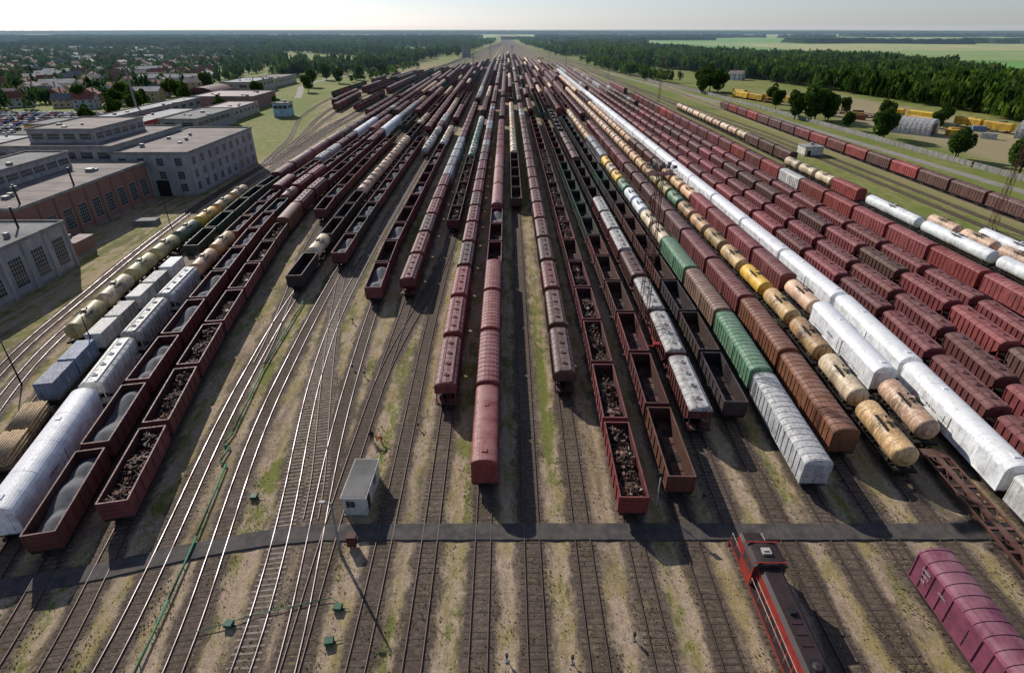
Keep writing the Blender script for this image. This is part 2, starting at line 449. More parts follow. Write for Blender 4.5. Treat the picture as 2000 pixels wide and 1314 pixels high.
def T_hopper(roofm='wagon_roof_paint', L=13.1, bodyh=3.9):
    P = []
    b = MB(); h = L / 2; W = 1.45; pm = 'wagon_paint'
    sil = [(-h + 2.1, 1.3), (h - 2.1, 1.3), (h - 0.1, 2.7), (h - 0.1, bodyh), (-h + 0.1, bodyh), (-h + 0.1, 2.7)]
    for sx in (-1, 1):
        b.poly([(sx * W, y, z) for y, z in sil], pm)
    for i in range(6):
        if i == 3: continue
        (ya, za), (yb, zb) = sil[i], sil[(i + 1) % 6]
        b.poly([(-W, ya, za), (W, ya, za), (W, yb, zb), (-W, yb, zb)], pm)
    n = 11
    for i in range(n):
        y = -h + 0.25 + (L - 0.5) * i / (n - 1)
        zb = 1.42 if abs(y) < h - 2.2 else 1.42 + (abs(y) - (h - 2.2)) * 0.62
        for sx in (-1, 1):
            xa, xb = sorted((sx * W, sx * (W + 0.12)))
            b.box(xa, xb, y - 0.06, y + 0.06, zb, bodyh - 0.06, pm)
    for sx in (-1, 1):
        xa, xb = sorted((sx * W, sx * (W + 0.07)))
        b.box(xa, xb, -h - 0.4, h + 0.4, 1.12, 1.3, pm)
        for sy in (-1, 1):
            yy = sy * (h - 0.12)
            b.box(sx * 1.3 - 0.07, sx * 1.3 + 0.07, yy - 0.06, yy + 0.06, 1.3, 2.72, pm)
    b.box(-W, W, -h - 0.4, -h + 1.2, 1.22, 1.28, pm); b.box(-W, W, h - 1.2, h + 0.4, 1.22, 1.28, pm)
    for y in (-3.3, 0, 3.3):   # discharge chutes
        b.ext([(-1.1, 1.28), (-0.45, 0.7), (0.45, 0.7), (1.1, 1.28)], y - 0.8, y + 0.8, pm)
    P.append(('body', b, None, (0, 0, 0)))
    r = MB()
    pr = roofprof(W + 0.05, bodyh, 4.55)
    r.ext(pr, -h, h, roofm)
    for i in range(9):
        y = -h + 0.2 + (L - 0.4) * i / 8
        pr2 = [(x * 1.012, z + 0.035) for x, z in pr]
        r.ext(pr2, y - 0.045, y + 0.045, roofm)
    P.append(('roof', r, None, (0, 0, 0))); k = len(P) - 1
    ht = MB()
    ht.cyl((0, 0, 4.5), (0, 0, 4.7), 0.38, 0.36, 14, roofm)
    ht.cyl((0, 0, 4.7), (0, 0, 4.72), 0.22, 0.2, 14, 'bogie_iron')
    for y in (-4.5, -1.5, 1.5, 4.5):
        P.append(('hatch', ht, k, (0, y, 0)))
    w = MB()
    for sx in (-1, 1):
        w.box(sx * 0.72 - 0.16, sx * 0.72 + 0.16, -h + 0.2, h - 0.2, 4.55, 4.59, roofm)
    P.append(('walkway', w, k, (0, 0, 0)))
    ld = MB()
    for sx in (0.15, 0.6):
        ld.box(sx - 0.02, sx + 0.02, -h - 0.02, -h + 0.03, 1.3, 4.4, pm)
    for i in range(9):
        ld.box(0.15, 0.6, -h - 0.01, -h + 0.02, 1.5 + i * 0.33, 1.53 + i * 0.33, pm)
    P.append(('ladder', ld, None, (0, 0, 0)))
    running_gear(P, L + 0.6)
    return P

def T_boxcar(L=14.5, ribs=True, bw=1.49, zt=4.72, ze=4.05, doors=1, roofm='wagon_roof_paint'):
    P = []
    b = MB(); h = L / 2; W = bw; pm = 'wagon_paint'
    b.box(-W, W, -h, h, 1.15, ze, pm)
    n = int(L / 1.15)
    dw = 1.25 if ribs else 1.0
    for i in range(n + 1):
        y = -h + 0.08 + (L - 0.16) * i / n
        if abs(y) < dw + 0.1: continue
        if ribs or i in (0, n):
            for sx in (-1, 1):
                xa, xb = sorted((sx * W, sx * (W + (0.08 if ribs else 0.03))))
                b.box(xa, xb, y - 0.06, y + 0.06, 1.2, ze - 0.08, pm)
        elif i % 4 == 2:
            for sx in (-1, 1):
                xa, xb = sorted((sx * W, sx * (W + 0.02)))
                b.box(xa, xb, y - 0.03, y + 0.03, 1.2, ze - 0.08, pm)
    for sx in (-1, 1):
        xa, xb = sorted((sx * W, sx * (W + 0.05)))
        b.box(xa, xb, -h, h, ze - 0.08, ze + 0.02, pm)
        b.box(xa, xb, -h, h, 1.08, 1.2, pm)
    for sy in (-1, 1):
        ya, yb = sorted((sy * h, sy * (h + 0.06)))
        if ribs:
            for z in (1.6, 2.1, 2.6, 3.1, 3.6):
                b.box(-W + 0.15, W - 0.15, ya, yb, z, z + 0.12, pm)
        for x in (-0.9, 0.8):
            b.box(x, x + 0.1, ya, yb - 0.01 * (sy < 0), 1.2, 1.58 if ribs else ze, pm)
    P.append(('body', b, None, (0, 0, 0)))
    r = MB()
    pr = roofprof(W + 0.07, ze + 0.02, zt)
    if not ribs: pr = roofprof(W + 0.04, ze + 0.02, zt, 14)
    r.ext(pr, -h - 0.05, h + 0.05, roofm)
    if ribs:
        nr = max(13, int(L / 1.05))
        for i in range(nr):
            y = -h + 0.15 + (L - 0.3) * i / (nr - 1)
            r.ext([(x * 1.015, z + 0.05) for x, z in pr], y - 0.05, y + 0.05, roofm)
    else:
        for i in range(5):
            y = -h + 0.15 + (L - 0.3) * i / 4
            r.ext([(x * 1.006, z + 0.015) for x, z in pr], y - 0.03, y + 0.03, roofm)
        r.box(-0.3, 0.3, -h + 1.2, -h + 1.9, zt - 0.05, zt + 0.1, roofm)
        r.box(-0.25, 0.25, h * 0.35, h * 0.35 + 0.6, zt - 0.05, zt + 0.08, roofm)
    P.append(('roof', r, None, (0, 0, 0)))
    for sx in (-1, 1):
        d = MB(); xa, xb = sorted((sx * (W + 0.004), sx * (W + 0.1)))
        d.box(xa, xb, -dw, dw, 1.28, ze - 0.2, pm)
        xc, xd = sorted((sx * (W + 0.1), sx * (W + 0.13)))
        for z in (1.4, 2.3, 3.2):
            d.box(xc, xd, -dw + 0.05, dw - 0.05, z, z + 0.07, pm)
        d.box(xc, xd + 0.001, -0.04, 0.04, 1.5, 3.4, 'bogie_iron')
        P.append(('door', d, None, (0, 0, 0)))
    running_gear(P, L)
    return P

def T_tank(L=11.0, r=1.5, zc=2.8, long=False):
    P = []
    b = MB(); h = L / 2 - 0.35; pm = 'tank_paint'
    rings = [(-h, r * 0.35), (-h + 0.08, r * 0.66), (-h + 0.22, r * 0.87), (-h + 0.42, r * 0.98), (-h + 0.6, r)]
    k = 3 if not long else 6
    for i in range(1, k):
        rings.append((-h + 0.6 + (2 * h - 1.2) * i / k, r))
    rings += [(-y, q) for y, q in rings[4::-1]]
    b.rev(rings, 28, pm, zc)
    P.append(('tank_barrel', b, None, (0, 0, 0)))
    for y in (-h + 1.9, h - 1.9) if not long else (-h + 2.5, -3, 3, h - 2.5):
        s = MB(); s.rev([(-0.05, r + 0.012), (0.05, r + 0.012)], 28, pm, zc)
        P.append(('strap', s, 0, (0, y, 0)))
    sd = MB()
    for sy in (-1, 1):
        y = sy * (L / 2 - 2.0)
        sd.ext([(-1.2, 1.3), (1.2, 1.3), (1.05, 1.85), (0.4, 1.5), (-0.4, 1.5), (-1.05, 1.85)], y - 0.25, y + 0.25, 'bogie_iron')
    for sx in (-1, 1):
        sd.box(sx * 1.3 - 0.07, sx * 1.3 + 0.07, -L / 2, L / 2, 1.18, 1.34, 'bogie_iron')
    for sy in (-1, 1):
        y0, y1 = sorted((sy * (L / 2 - 0.55), sy * (L / 2)))
        sd.box(-1.22, 1.22, y0, y1, 1.31, 1.36, 'bogie_iron')
    P.append(('saddle', sd, None, (0, 0, 0)))
    d = MB(); zt = zc + r
    d.cyl((0, 0, zt - 0.1), (0, 0, zt + 0.25), 0.42, 0.42, 14, pm)
    d.cyl((0, 0, zt + 0.25), (0, 0, zt + 0.33), 0.46, 0.36, 14, pm)
    d.cyl((0.1, 1.0, zt - 0.1), (0.1, 1.0, zt + 0.2), 0.12, 0.12, 8, 'bogie_iron')
    d.cyl((-0.1, -0.9, zt - 0.1), (-0.1, -0.9, zt + 0.16), 0.16, 0.16, 8, 'bogie_iron')
    P.append(('manhole', d, 0, (0, 0, 0)))
    w = MB()
    for sx in (-1, 1):
        x = sx * 0.85
        w.box(x - 0.2, x + 0.2, -1.5, 1.5, zt - 0.12, zt - 0.08, 'bogie_iron')
        w.box(sx * 1.05 - 0.015, sx * 1.05 + 0.015, -1.5, 1.5, zt + 0.38, zt + 0.41, 'bogie_iron')
        for y in (-1.48, 0, 1.48):
            w.box(sx * 1.05 - 0.015, sx * 1.05 + 0.015, y - 0.015, y + 0.015, zt - 0.1, zt + 0.38, 'bogie_iron')
    P.append(('walkway', w, None, (0, 0, 0)))
    l = MB()
    for sx in (-1, 1):
        for y in (-0.2, 0.2):
            l.cyl((sx * 1.05, y, zt - 0.12), (sx * 1.6, y, 1.25), 0.025, 0.025, 5, 'bogie_iron')
        for i in range(8):
            t = (i + 0.5) / 8
            x = sx * (1.05 + 0.55 * t); z = zt - 0.12 - (zt - 1.37) * t
            l.box(x - 0.02, x + 0.02, -0.2, 0.2, z - 0.015, z + 0.015, 'bogie_iron')
    P.append(('ladder', l, None, (0, 0, 0)))
    running_gear(P, L)
    return P

def T_flat(L=13.4, paintm='wagon_paint', skel=False):
    P = []
    b = MB(); h = L / 2
    if skel:
        b.box(-0.35, 0.35, -h, h, 1.1, 1.34, paintm)
        for sx in (-1, 1):
            b.box(sx * 1.35 - 0.1, sx * 1.35 + 0.1, -h, h, 1.08, 1.33, paintm)
        for i in range(7):
            y = -h + 0.2 + (L - 0.4) * i / 6
            b.box(-1.25, -0.35, y - 0.18, y + 0.18, 1.12, 1.31, paintm)
            b.box(0.35, 1.25, y - 0.18, y + 0.18, 1.12, 1.31, paintm)
        for i in range(6):
            y = -h + 0.2 + (L - 0.4) * (i + 0.5) / 6
            rot = Matrix.Rotation(rad(25 if i % 2 else -25), 3, 'Z')
            b.obox((0.8, y, 1.2), (0.1, 2.2, 0.1), rot, paintm); b.obox((-0.8, y, 1.2), (0.1, 2.2, 0.1), rot, paintm)
        b.box(-1.25, 1.25, -h, -h + 1.6, 1.32, 1.36, paintm); b.box(-1.25, 1.25, h - 1.6, h, 1.32, 1.36, paintm)
        for y in (-h * 0.33, h * 0.33): b.box(-1.2, 1.2, y - 1.0, y + 1.0, 1.15, 1.2, 'dark_floor')
    else:
        b.box(-1.5, 1.5, -h, h, 1.15, 1.33, paintm, 'deck_wood')
        for i in range(10):
            y = -h + 0.4 + (L - 0.8) * i / 9
            for sx in (-1, 1):
                b.box(sx * 1.55 - 0.05, sx * 1.55 + 0.05, y - 0.06, y + 0.06, 1.05, 1.4, 'bogie_iron')
    P.append(('deck', b, None, (0, 0, 0)))
    running_gear(P, L)
    return P

TPL = {
    'gon': (T_gondola(), 13.9, 'gondola_wagon', 'open gondola wagon'),
    'hop': (T_hopper(), 14.9, 'hopper_wagon', 'covered hopper wagon with hatches in its curved roof'),
    'hopg': (T_hopper('grey_roof'), 14.9, 'hopper_wagon', 'covered hopper wagon with pale grey hatched roof'),
    'box': (T_boxcar(), 15.8, 'boxcar', 'ribbed boxcar with curved roof'),
    'boxl': (T_boxcar(18.2), 19.5, 'boxcar', 'long ribbed boxcar with curved roof'),
    'boxs': (T_boxcar(15.0, False), 16.1, 'boxcar', 'smooth-sided boxcar with curved roof'),
    'ref': (T_boxcar(22.0, False, 1.55, 4.95, 3.9), 23.2, 'refrigerator_wagon', 'long smooth-sided refrigerator wagon'),
    'tank': (T_tank(), 12.1, 'tank_wagon', 'cylindrical tank wagon with a manhole and ladders on top'),
    'ltank': (T_tank(24.0, 1.45, 2.7, True), 25.2, 'tank_wagon', 'long gas tank wagon'),
    'flat': (T_flat(), 14.5, 'flat_wagon', 'flat wagon with a wooden deck'),
    'skel': (T_flat(19.0, 'wagon_paint', True), 20.0, 'flat_wagon', 'empty skeleton container flat wagon'),
}
MESHCACHE = {}
def mesh_of(mb, name):
    k = id(mb)
    if k not in MESHCACHE:
        MESHCACHE[k] = (mb.mesh(name), mb)
    return MESHCACHE[k][0]
MERGED = {}
def merged(key):
    if key not in MERGED:
        P = TPL[key][0]; mb = MB(); offs = []
        for (n, p, par, off) in P:
            o = Vector(off) + (offs[par] if par is not None else Vector((0, 0, 0)))
            offs.append(o)
            if n in ('wheelset', 'coupler', 'ladder', 'walkway'): continue
            mb.add(p, *o)
        MERGED[key] = mb.mesh(TPL[key][2])
    return MERGED[key]

PAL = {
    'maroon': ((0.165, 0.044, 0.046), 0.35, 'maroon'), 'maroonb': ((0.22, 0.052, 0.055), 0.22, 'bright maroon'),
    'brown': ((0.125, 0.06, 0.052), 0.42, 'dull brown-maroon'), 'dark': ((0.045, 0.042, 0.047), 0.35, 'dark grey'),
    'grey': ((0.4, 0.41, 0.41), 0.3, 'grey'), 'green': ((0.035, 0.085, 0.06), 0.3, 'dark green'),
    'lgreen': ((0.12, 0.28, 0.17), 0.22, 'light green'), 'orange': ((0.66, 0.4, 0.2), 0.38, 'rusty orange'),
    'pink': ((0.72, 0.47, 0.32), 0.3, 'pale salmon'), 'yellow': ((0.78, 0.47, 0.07), 0.2, 'yellow'),
    'olive': ((0.5, 0.43, 0.2), 0.3, 'olive-yellow'), 'tgreen': ((0.14, 0.24, 0.15), 0.35, 'green'),
    'white': ((0.74, 0.75, 0.76), -0.1, 'white'), 'dwhite': ((0.55, 0.54, 0.51), 0.3, 'dirty white'),
    'red': ((0.27, 0.05, 0.045), 0.2, 'red'), 'purple': ((0.2, 0.052, 0.09), 0.15, 'purple-maroon'),
    'rust': ((0.27, 0.1, 0.055), 0.45, 'rust-brown'), 'cream': ((0.75, 0.6, 0.4), 0.35, 'cream'),
    'blue': ((0.16, 0.23, 0.33), 0.2, 'blue-grey'), 'rustdark': ((0.13, 0.045, 0.03), 0.5, 'dark rusty brown'),
    'yell': ((0.68, 0.42, 0.04), 0.25, 'bright yellow'), 'ochre': ((0.62, 0.41, 0.19), 0.5, 'rust-streaked ochre'),
    'tanbrown': ((0.26, 0.15, 0.11), 0.3, 'pale brown'), 'palegrey': ((0.5, 0.51, 0.5), 0.22, 'pale grey'),
}
def colr(name, j=0.24):
    if '|' in name: name = random.choice(name.split('|'))
    c, a, lab = PAL[name]
    h = 0.06
    if name in ('white', 'cream', 'pink', 'olive', 'yellow', 'grey', 'dwhite', 'palegrey', 'lgreen'): j = 0.07; h = 0.015
    k = 1 + random.uniform(-j, j)
    return tuple(max(0, x * k * (1 + random.uniform(-h, h))) for x in c) + (min(1, max(0, a + random.uniform(-0.2, 0.2))),), lab

# ------------------------------------------------------------------ tracks
def cps(pts):
    xs = [p[1] for p in pts]; ys = [p[0] for p in pts]
    def raw(Y): return float(np.interp(Y, xs, ys))
    def f(Y):
        w = 10.0 if Y < 400 else 60.0
        return sum(raw(Y + w * k / 3) for k in range(-3, 4)) / 7
    return f
def tail(X0): return [(X0, 900), (X0 * 0.74, 1500), (X0 * 0.3, 2300), (X0 * 0.12, 4200)]
def straight(X0):
    pts = []
    for Y in (0, 28, 40, 55, 70, 88, 100):
        pts.append((X0 * (1 - 0.09 * min(1, max(0, (88 - Y) / 55))), Y))
    return cps(pts + tail(X0))
def curved(pts, Xf):
    return cps(list(pts) + tail(Xf))
TR = {}
TR['W2'] = curved([(-70, 50), (-80.5, 79), (-89, 133), (-93, 170), (-95, 230), (-97, 320)], -90)
TR['W1'] = curved([(-66, 50), (-76.5, 79), (-84.5, 133), (-88, 170), (-90, 230), (-92, 320)], -86)
TR['L0'] = curved([(-62, 50), (-68, 70), (-72.7, 88), (-77.1, 114), (-78.8, 131), (-80.5, 158), (-83, 200)], -80)
TR['L1'] = curved([(-50, 28), (-57.5, 45), (-60.5, 53), (-64.6, 68), (-67.2, 87), (-69.3, 103), (-70.8, 117), (-74, 141), (-77, 173), (-77.5, 250)], -75)
TR['L2'] = curved([(-46.5, 25), (-51.3, 42), (-53.6, 51), (-55.5, 60), (-58, 70), (-60.8, 83), (-62.6, 96), (-64.8, 114), (-66.2, 126), (-69, 155), (-71, 180)], -70)
TR['L3'] = curved([(-42, 25), (-44.9, 36), (-47.1, 45), (-49.1, 54), (-51.2, 63), (-53.8, 78), (-56.4, 93), (-58.5, 108), (-60.4, 122), (-63, 140), (-65.5, 172)], -65)
TR['L4'] = curved([(-37, 25), (-38, 28), (-40.4, 40), (-42.4, 50), (-45.7, 65), (-48.8, 82), (-51.5, 100), (-54, 117), (-57, 139), (-59.5, 172)], -59.5)
TR['L5'] = curved([(-39, 75), (-43, 100), (-48.5, 130), (-51.7, 160), (-53, 220)], -54)
TR['T5'] = curved([(-33, 25), (-35.3, 42), (-38.3, 59), (-40.6, 79), (-42.3, 98), (-43.2, 120), (-44.5, 170)], -48.5)
TR['T6'] = curved([(-27, 25), (-30, 42), (-33.3, 60), (-35.4, 85), (-36.9, 110), (-38, 150), (-38.5, 200)], -43)
TR['T7'] = curved([(-21.8, 25), (-23.5, 42), (-27.0, 59), (-29.9, 76), (-32, 98), (-32.7, 125)], -37.5)
TR['T8'] = curved([(-17.9, 25), (-19.9, 40), (-22.5, 58), (-24.3, 79), (-25.6, 98), (-27, 125)], -31)
TR['T9'] = curved([(-17.9, 25), (-18.9, 40), (-19.3, 60), (-19.4, 100), (-20, 150)], -21.5)
TR['T10'] = straight(-14.0)
TR['T11'] = straight(-8.9)
TR['T12'] = straight(-2.9)
TR['T13'] = straight(2.6)
TR['T14'] = straight(8.3)
TR['T15'] = straight(14.2)
TR['T16'] = straight(20.4)
TR['T17'] = straight(25.8)
TR['T18'] = straight(31.4)
TR['T19'] = straight(37.0)
TR['T20'] = straight(43.0)
TR['T21'] = straight(49.3)
TR['T22'] = straight(55.0)
TR['T23'] = straight(60.2)
TR['R1'] = straight(65.9)
TR['R2'] = straight(71.9)
TR['R3'] = straight(79.0)
TR['R4'] = straight(85.0)
TR['R5'] = straight(94.8)
TR['R6'] = straight(106)
TR['R7'] = straight(110.8)
TR['R8'] = straight(116)
TR['R9'] = straight(142)
TR['R10'] = curved([(128, 60), (128, 200), (127, 300), (118, 420)], 100)
TR['R11'] = curved([(134, 60), (134, 200), (132, 300), (124, 420), (112, 600)], 90)
TR['Y1'] = cps([(255, 290), (240, 349), (215, 395), (196, 424), (178, 493), (150, 640), (120, 850), (60, 1250)])
TR['Y2'] = cps([(235, 290), (221, 345), (203, 385), (188, 415), (172, 480), (146, 640), (118, 850), (60, 1250)])
SK = (1, 3, 4, 6)
for k in SK:
    TR['S%d' % k] = cps([(-92 - 0.5 * k, 225), (-92 - 2.2 * k, 290), (-91 - 5.0 * k, 350), (-90 - 7.4 * k, 430), (-90 - 7.4 * k, 520), (-88 - 6 * k, 650), (-86 - 3.5 * k, 790), (-82 - k, 930), (-60, 1500), (-25, 2300)])
TR['C1'] = cps([(-20.6, 43), (-22.6, 52), (-25.5, 64), (-29.6, 82), (-33.2, 100), (-36.9, 120), (-38, 150)])
TR['C3'] = cps([(-19.5, 70), (-18.8, 84), (-16.6, 100), (-14.4, 122), (-14, 140), (-14, 160)])

def ZB(i): return 0.02 + 0.004 * (i % 7)
shiny = {'W1', 'W2', 'T5', 'T6', 'T7', 'T8'}
concrete_sl = {'T7', 'W1', 'C1'}
RANGE = {'Y1': (290, 1200), 'Y2': (290, 1200), 'L5': (78, 4000), 'R10': (60, 1500), 'R11': (60, 1500), 'C1': (45, 130), 'C3': (72, 140), 'R3': (45, 4000), 'R4': (45, 4000), 'R5': (45, 4000), 'R6': (60, 1500), 'R7': (60, 1500), 'R8': (60, 1500), 'R9': (90, 1500)}
for k in SK: RANGE['S%d' % k] = (228, 1500)
for ti, (tn, fx) in enumerate(TR.items()):
    y0, yend = RANGE.get(tn, (22, 4000))
    ys = [y0]
    while ys[-1] < yend:
        ys.append(ys[-1] + (2.5 if ys[-1] < 250 else (10 if ys[-1] < 900 else 60)))
    root = obj('railway_track', None, (fx(y0), y0, 0), label='railway track with steel rails on sleepers and brown ballast' if tn not in shiny else 'railway track with shiny worn rails on brown ballast', category='railway track', group='tracks of the marshalling yard')
    ox, oy = fx(y0), y0
    zb = ZB(ti)
    bv = []; bf = []; bt = []; nrow = 0
    for y in ys:
        x = fx(y) - ox
        for dx, z, t in ((-2.6, 0.004 + zb * 0.2, 0.0), (-1.55, zb + 0.03, 0.62), (-0.8, zb + 0.045, 1.0), (0.8, zb + 0.045, 1.0), (1.55, zb + 0.03, 0.62), (2.6, 0.004 + zb * 0.2, 0.0)):
            bv.append((x + dx, y - oy, z)); bt.append(t)
        nrow += 1
    for r in range(nrow - 1):
        for k in range(5): bf.append((r * 6 + k, r * 6 + k + 1, r * 6 + 7 + k, r * 6 + 6 + k))
    me = bpy.data.meshes.new('ballast_bed'); me.from_pydata(bv, [], bf); me.materials.append(MATS['ground'])
    a = me.attributes.new('bed', 'FLOAT', 'POINT'); a.data.foreach_set('value', np.asarray(bt, dtype=np.float32))
    obj('ballast_bed', me, parent=root)
    # sleepers
    sl = MB(); y = y0; smt = 'sleeper_concrete' if tn in concrete_sl else 'sleeper_wood'
    lim = min(260, yend) if y0 < 100 else 0
    while y < lim:
        x = fx(y) - ox; d = fx(y + 0.5) - fx(y - 0.5)
        if smt == 'sleeper_concrete' or random.random() > 0.1:
            rot = Matrix.Rotation(-math.atan(d) + random.uniform(-0.02, 0.02), 3, 'Z')
            sl.obox((x + random.uniform(-0.05, 0.05), y - oy, zb + 0.033 + random.uniform(-0.016, 0.004)), (2.55, 0.21, 0.07), rot, smt)
        y += 0.62 + random.uniform(-0.03, 0.03)
    if sl.v: obj('sleepers', sl.mesh('sleepers'), parent=root, kind='stuff')
    for sx in (-1, 1):
        rl = MB(); prev = None
        hm = 'rail_head_steel' if tn in shiny else 'rail_rusty_head'
        for y in ys:
            x = fx(y) - ox + sx * 0.795
            row = [(x - 0.06, y - oy, zb + 0.06), (x - 0.03, y - oy, RT - 0.02), (x - 0.03, y - oy, RT), (x + 0.03, y - oy, RT), (x + 0.03, y - oy, RT - 0.02), (x + 0.06, y - oy, zb + 0.06)]
            if prev:
                for k in range(5):
                    rl.poly([prev[k], prev[k + 1], row[k + 1], row[k]], hm if k == 2 else 'rail_side_rust')
            prev = row
        obj('rail', rl.mesh('rail'), parent=root)

# ------------------------------------------------------------------ loads
def set_tint(me, vals):
    a = me.attributes.new('tint', 'FLOAT', 'POINT')
    a.data.foreach_set('value', np.asarray(vals, dtype=np.float32))
def coal_mesh(seed):
    rng = random.Random(seed); b = MB()
    NX, NY = 12, 48; w = 1.39; h = 6.33
    peaks = [(rng.uniform(-0.2, 0.2), -4.2 + rng.uniform(-0.5, 0.5), rng.uniform(0.8, 1.25)), (rng.uniform(-0.2, 0.2), rng.uniform(-0.6, 0.6), rng.uniform(0.8, 1.3)), (0, 4.2 + rng.uniform(-0.5, 0.5), rng.uniform(0.8, 1.25))]
    if seed % 2: peaks = peaks[::2]
    g = []
    for j in range(NY + 1):
        for i in range(NX + 1):
            x = -w + 2 * w * i / NX; y = -h + 2 * h * j / NY
            z = 2.15
            for px, py, a in peaks:
                d = math.hypot((x - px) * 1.0, (y - py) * 0.62)
                z = max(z, 2.15 + a - d * 0.52)
            z = min(z, 3.55) + rng.uniform(-0.03, 0.03)
            g.append((x, y, z))
    b.v = g
    for j in range(NY):
        for i in range(NX):
            a = j * (NX + 1) + i
            b.f.append((a, a + 1, a + NX + 2, a + NX + 1)); b.m.append('aggregate'); b.sm.append(True)
    return b.mesh('aggregate_heap')
def scrap_mesh(seed, fill=2.6):
    rng = random.Random(seed); b = MB(); t = []
    b.box(-1.38, 1.38, -6.3, 6.3, 1.5, 1.6 + (fill - 2.2) * 0.8, 'scrap_metal'); t += [0.05] * 8
    for k in range(400):
        x = rng.uniform(-1.1, 1.1); y = rng.uniform(-5.9, 5.9)
        top = fill + 0.35 * math.sin(y * 1.1 + seed) - 0.25 * abs(x)
        z = top - rng.uniform(0, 0.5)
        rot = Matrix.Rotation(rng.uniform(0, math.pi), 3, 'Z') @ Matrix.Rotation(rng.gauss(0, 0.4), 3, 'X') @ Matrix.Rotation(rng.gauss(0, 0.4), 3, 'Y')
        ty = rng.random(); n0 = len(b.v); lim = (1.36 - abs(x))
        if ty < 0.45: s = (rng.uniform(0.05, 0.14), rng.uniform(0.5, 1.6), rng.uniform(0.04, 0.12))
        elif ty < 0.8: s = (rng.uniform(0.2, 0.6), rng.uniform(0.3, 0.8), rng.uniform(0.02, 0.08))
        else: s = (rng.uniform(0.15, 0.4), rng.uniform(0.15, 0.4), rng.uniform(0.15, 0.35))
        if s[1] * 0.5 > lim: rot = Matrix.Rotation(rng.gauss(0, 0.15), 3, 'Z') @ Matrix.Rotation(rng.gauss(0, 0.25), 3, 'X')
        if ty > 0.93:
            d = rot @ Vector((0, 0.5, 0)); c = Vector((x, y, z))
            b.cyl(c - d * 0.3, c + d * 0.3, 0.2, 0.2, 10, 'scrap_metal')
        else:
            b.obox((x, y, z), s, rot, 'scrap_metal')
        t += [min(1, max(0, rng.gauss(0.45, 0.27)))] * (len(b.v) - n0)
    me = b.mesh('scrap_heap'); set_tint(me, t)
    return me
COALS = [coal_mesh(i) for i in range(4)]
SCRAPS = [scrap_mesh(i, 2.7 + 0.15 * (i % 3)) for i in range(4)]

# container
def container_mb():
    b = MB(); pm = 'wagon_paint'
    b.box(-1.2, 1.2, -3.0, 3.0, 0.02, 2.56, pm)
    for i in range(20):
        y = -2.85 + 5.7 * i / 19
        for sx in (-1, 1):
            xa, xb = sorted((sx * 1.2, sx * 1.235)); b.box(xa, xb, y - 0.08, y + 0.08, 0.15, 2.45, pm)
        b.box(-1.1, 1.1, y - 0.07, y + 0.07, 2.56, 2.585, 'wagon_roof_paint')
    for sx in (-1, 1):
        for sy in (-1, 1):
            b.box(sx * 1.17 - 0.07, sx * 1.17 + 0.07, sy * 2.98 - 0.07, sy * 2.98 + 0.07, 0, 2.6, pm)
    return b
CONT = container_mb().mesh('container')
cd = MB()
for sx in (-1, 1):
    cd.box(min(0.02 * sx, sx * 1.08), max(0.02 * sx, sx * 1.08), -3.05, -3.01, 0.12, 2.45, 'wagon_paint')
    for q in (0.3, 0.8):
        cd.cyl((sx * q, -3.07, 0.15), (sx * q, -3.07, 2.4), 0.02, 0.02, 6, 'grey_roof')
CONTD = cd.mesh('container_door')
def text_mesh(s, size, mat):
    cu = bpy.data.curves.new('lettering', 'FONT'); cu.body = s; cu.size = size; cu.align_x = 'CENTER'; cu.extrude = 0.004
    o = bpy.data.objects.new('tmp', cu); COL.objects.link(o)
    dg = bpy.context.evaluated_depsgraph_get(); dg.update()
    me = bpy.data.meshes.new_from_object(o.evaluated_get(dg)); me.name = 'lettering'
    bpy.data.objects.remove(o); bpy.data.curves.remove(cu)
    me.materials.clear(); me.materials.append(MATS[mat])
    return me

NEAR_LIM, IND_LIM = 210, 470
COUNT = {}
far_specs = []
def place_wagon(kind, colname, x, y, rz, load=None, roofcol=None):
    P, Lc, name, lab = TPL[kind]
    c, cl = colname if isinstance(colname, tuple) else colr(colname)
    ex = {'coal': ', loaded with grey aggregate', 'scrap': ', filled with scrap metal', 'empty': ', empty'}.get(load, '')
    props = dict(label=(cl + ' ' + lab + ex), category='railway wagon', group='freight wagons standing in the yard')
    COUNT[name] = COUNT.get(name, 0) + 1
    if y < NEAR_LIM:
        root = obj(name, None, (x, y, RT), rz, **props)
        obs = []
        for (pn, mb, par, off) in P:
            if pn == 'wheelset' and y > 120: obs.append(None); continue
            o = obj(pn, mesh_of(mb, pn), off, 0, parent=(obs[par] if par is not None else root), color=c)
            if roofcol and pn in ('roof', 'hatch'): o.color = roofcol
            obs.append(o)
    else:
        root = obj(name, merged(kind), (x, y, RT), rz, color=c, **props)
    if load == 'coal':
        obj('aggregate_heap', random.choice(COALS), (x, y, RT), rz + (math.pi if random.random() < 0.5 else 0), label='heap of grey crushed stone inside an open gondola wagon', category='cargo', group='wagon loads')
    elif load == 'scrap':
        obj('scrap_heap', random.choice(SCRAPS), (x, y, RT), rz + (math.pi if random.random() < 0.5 else 0), label='tangled rusty scrap metal heaped inside a gondola wagon', category='cargo', group='wagon loads')
    return root

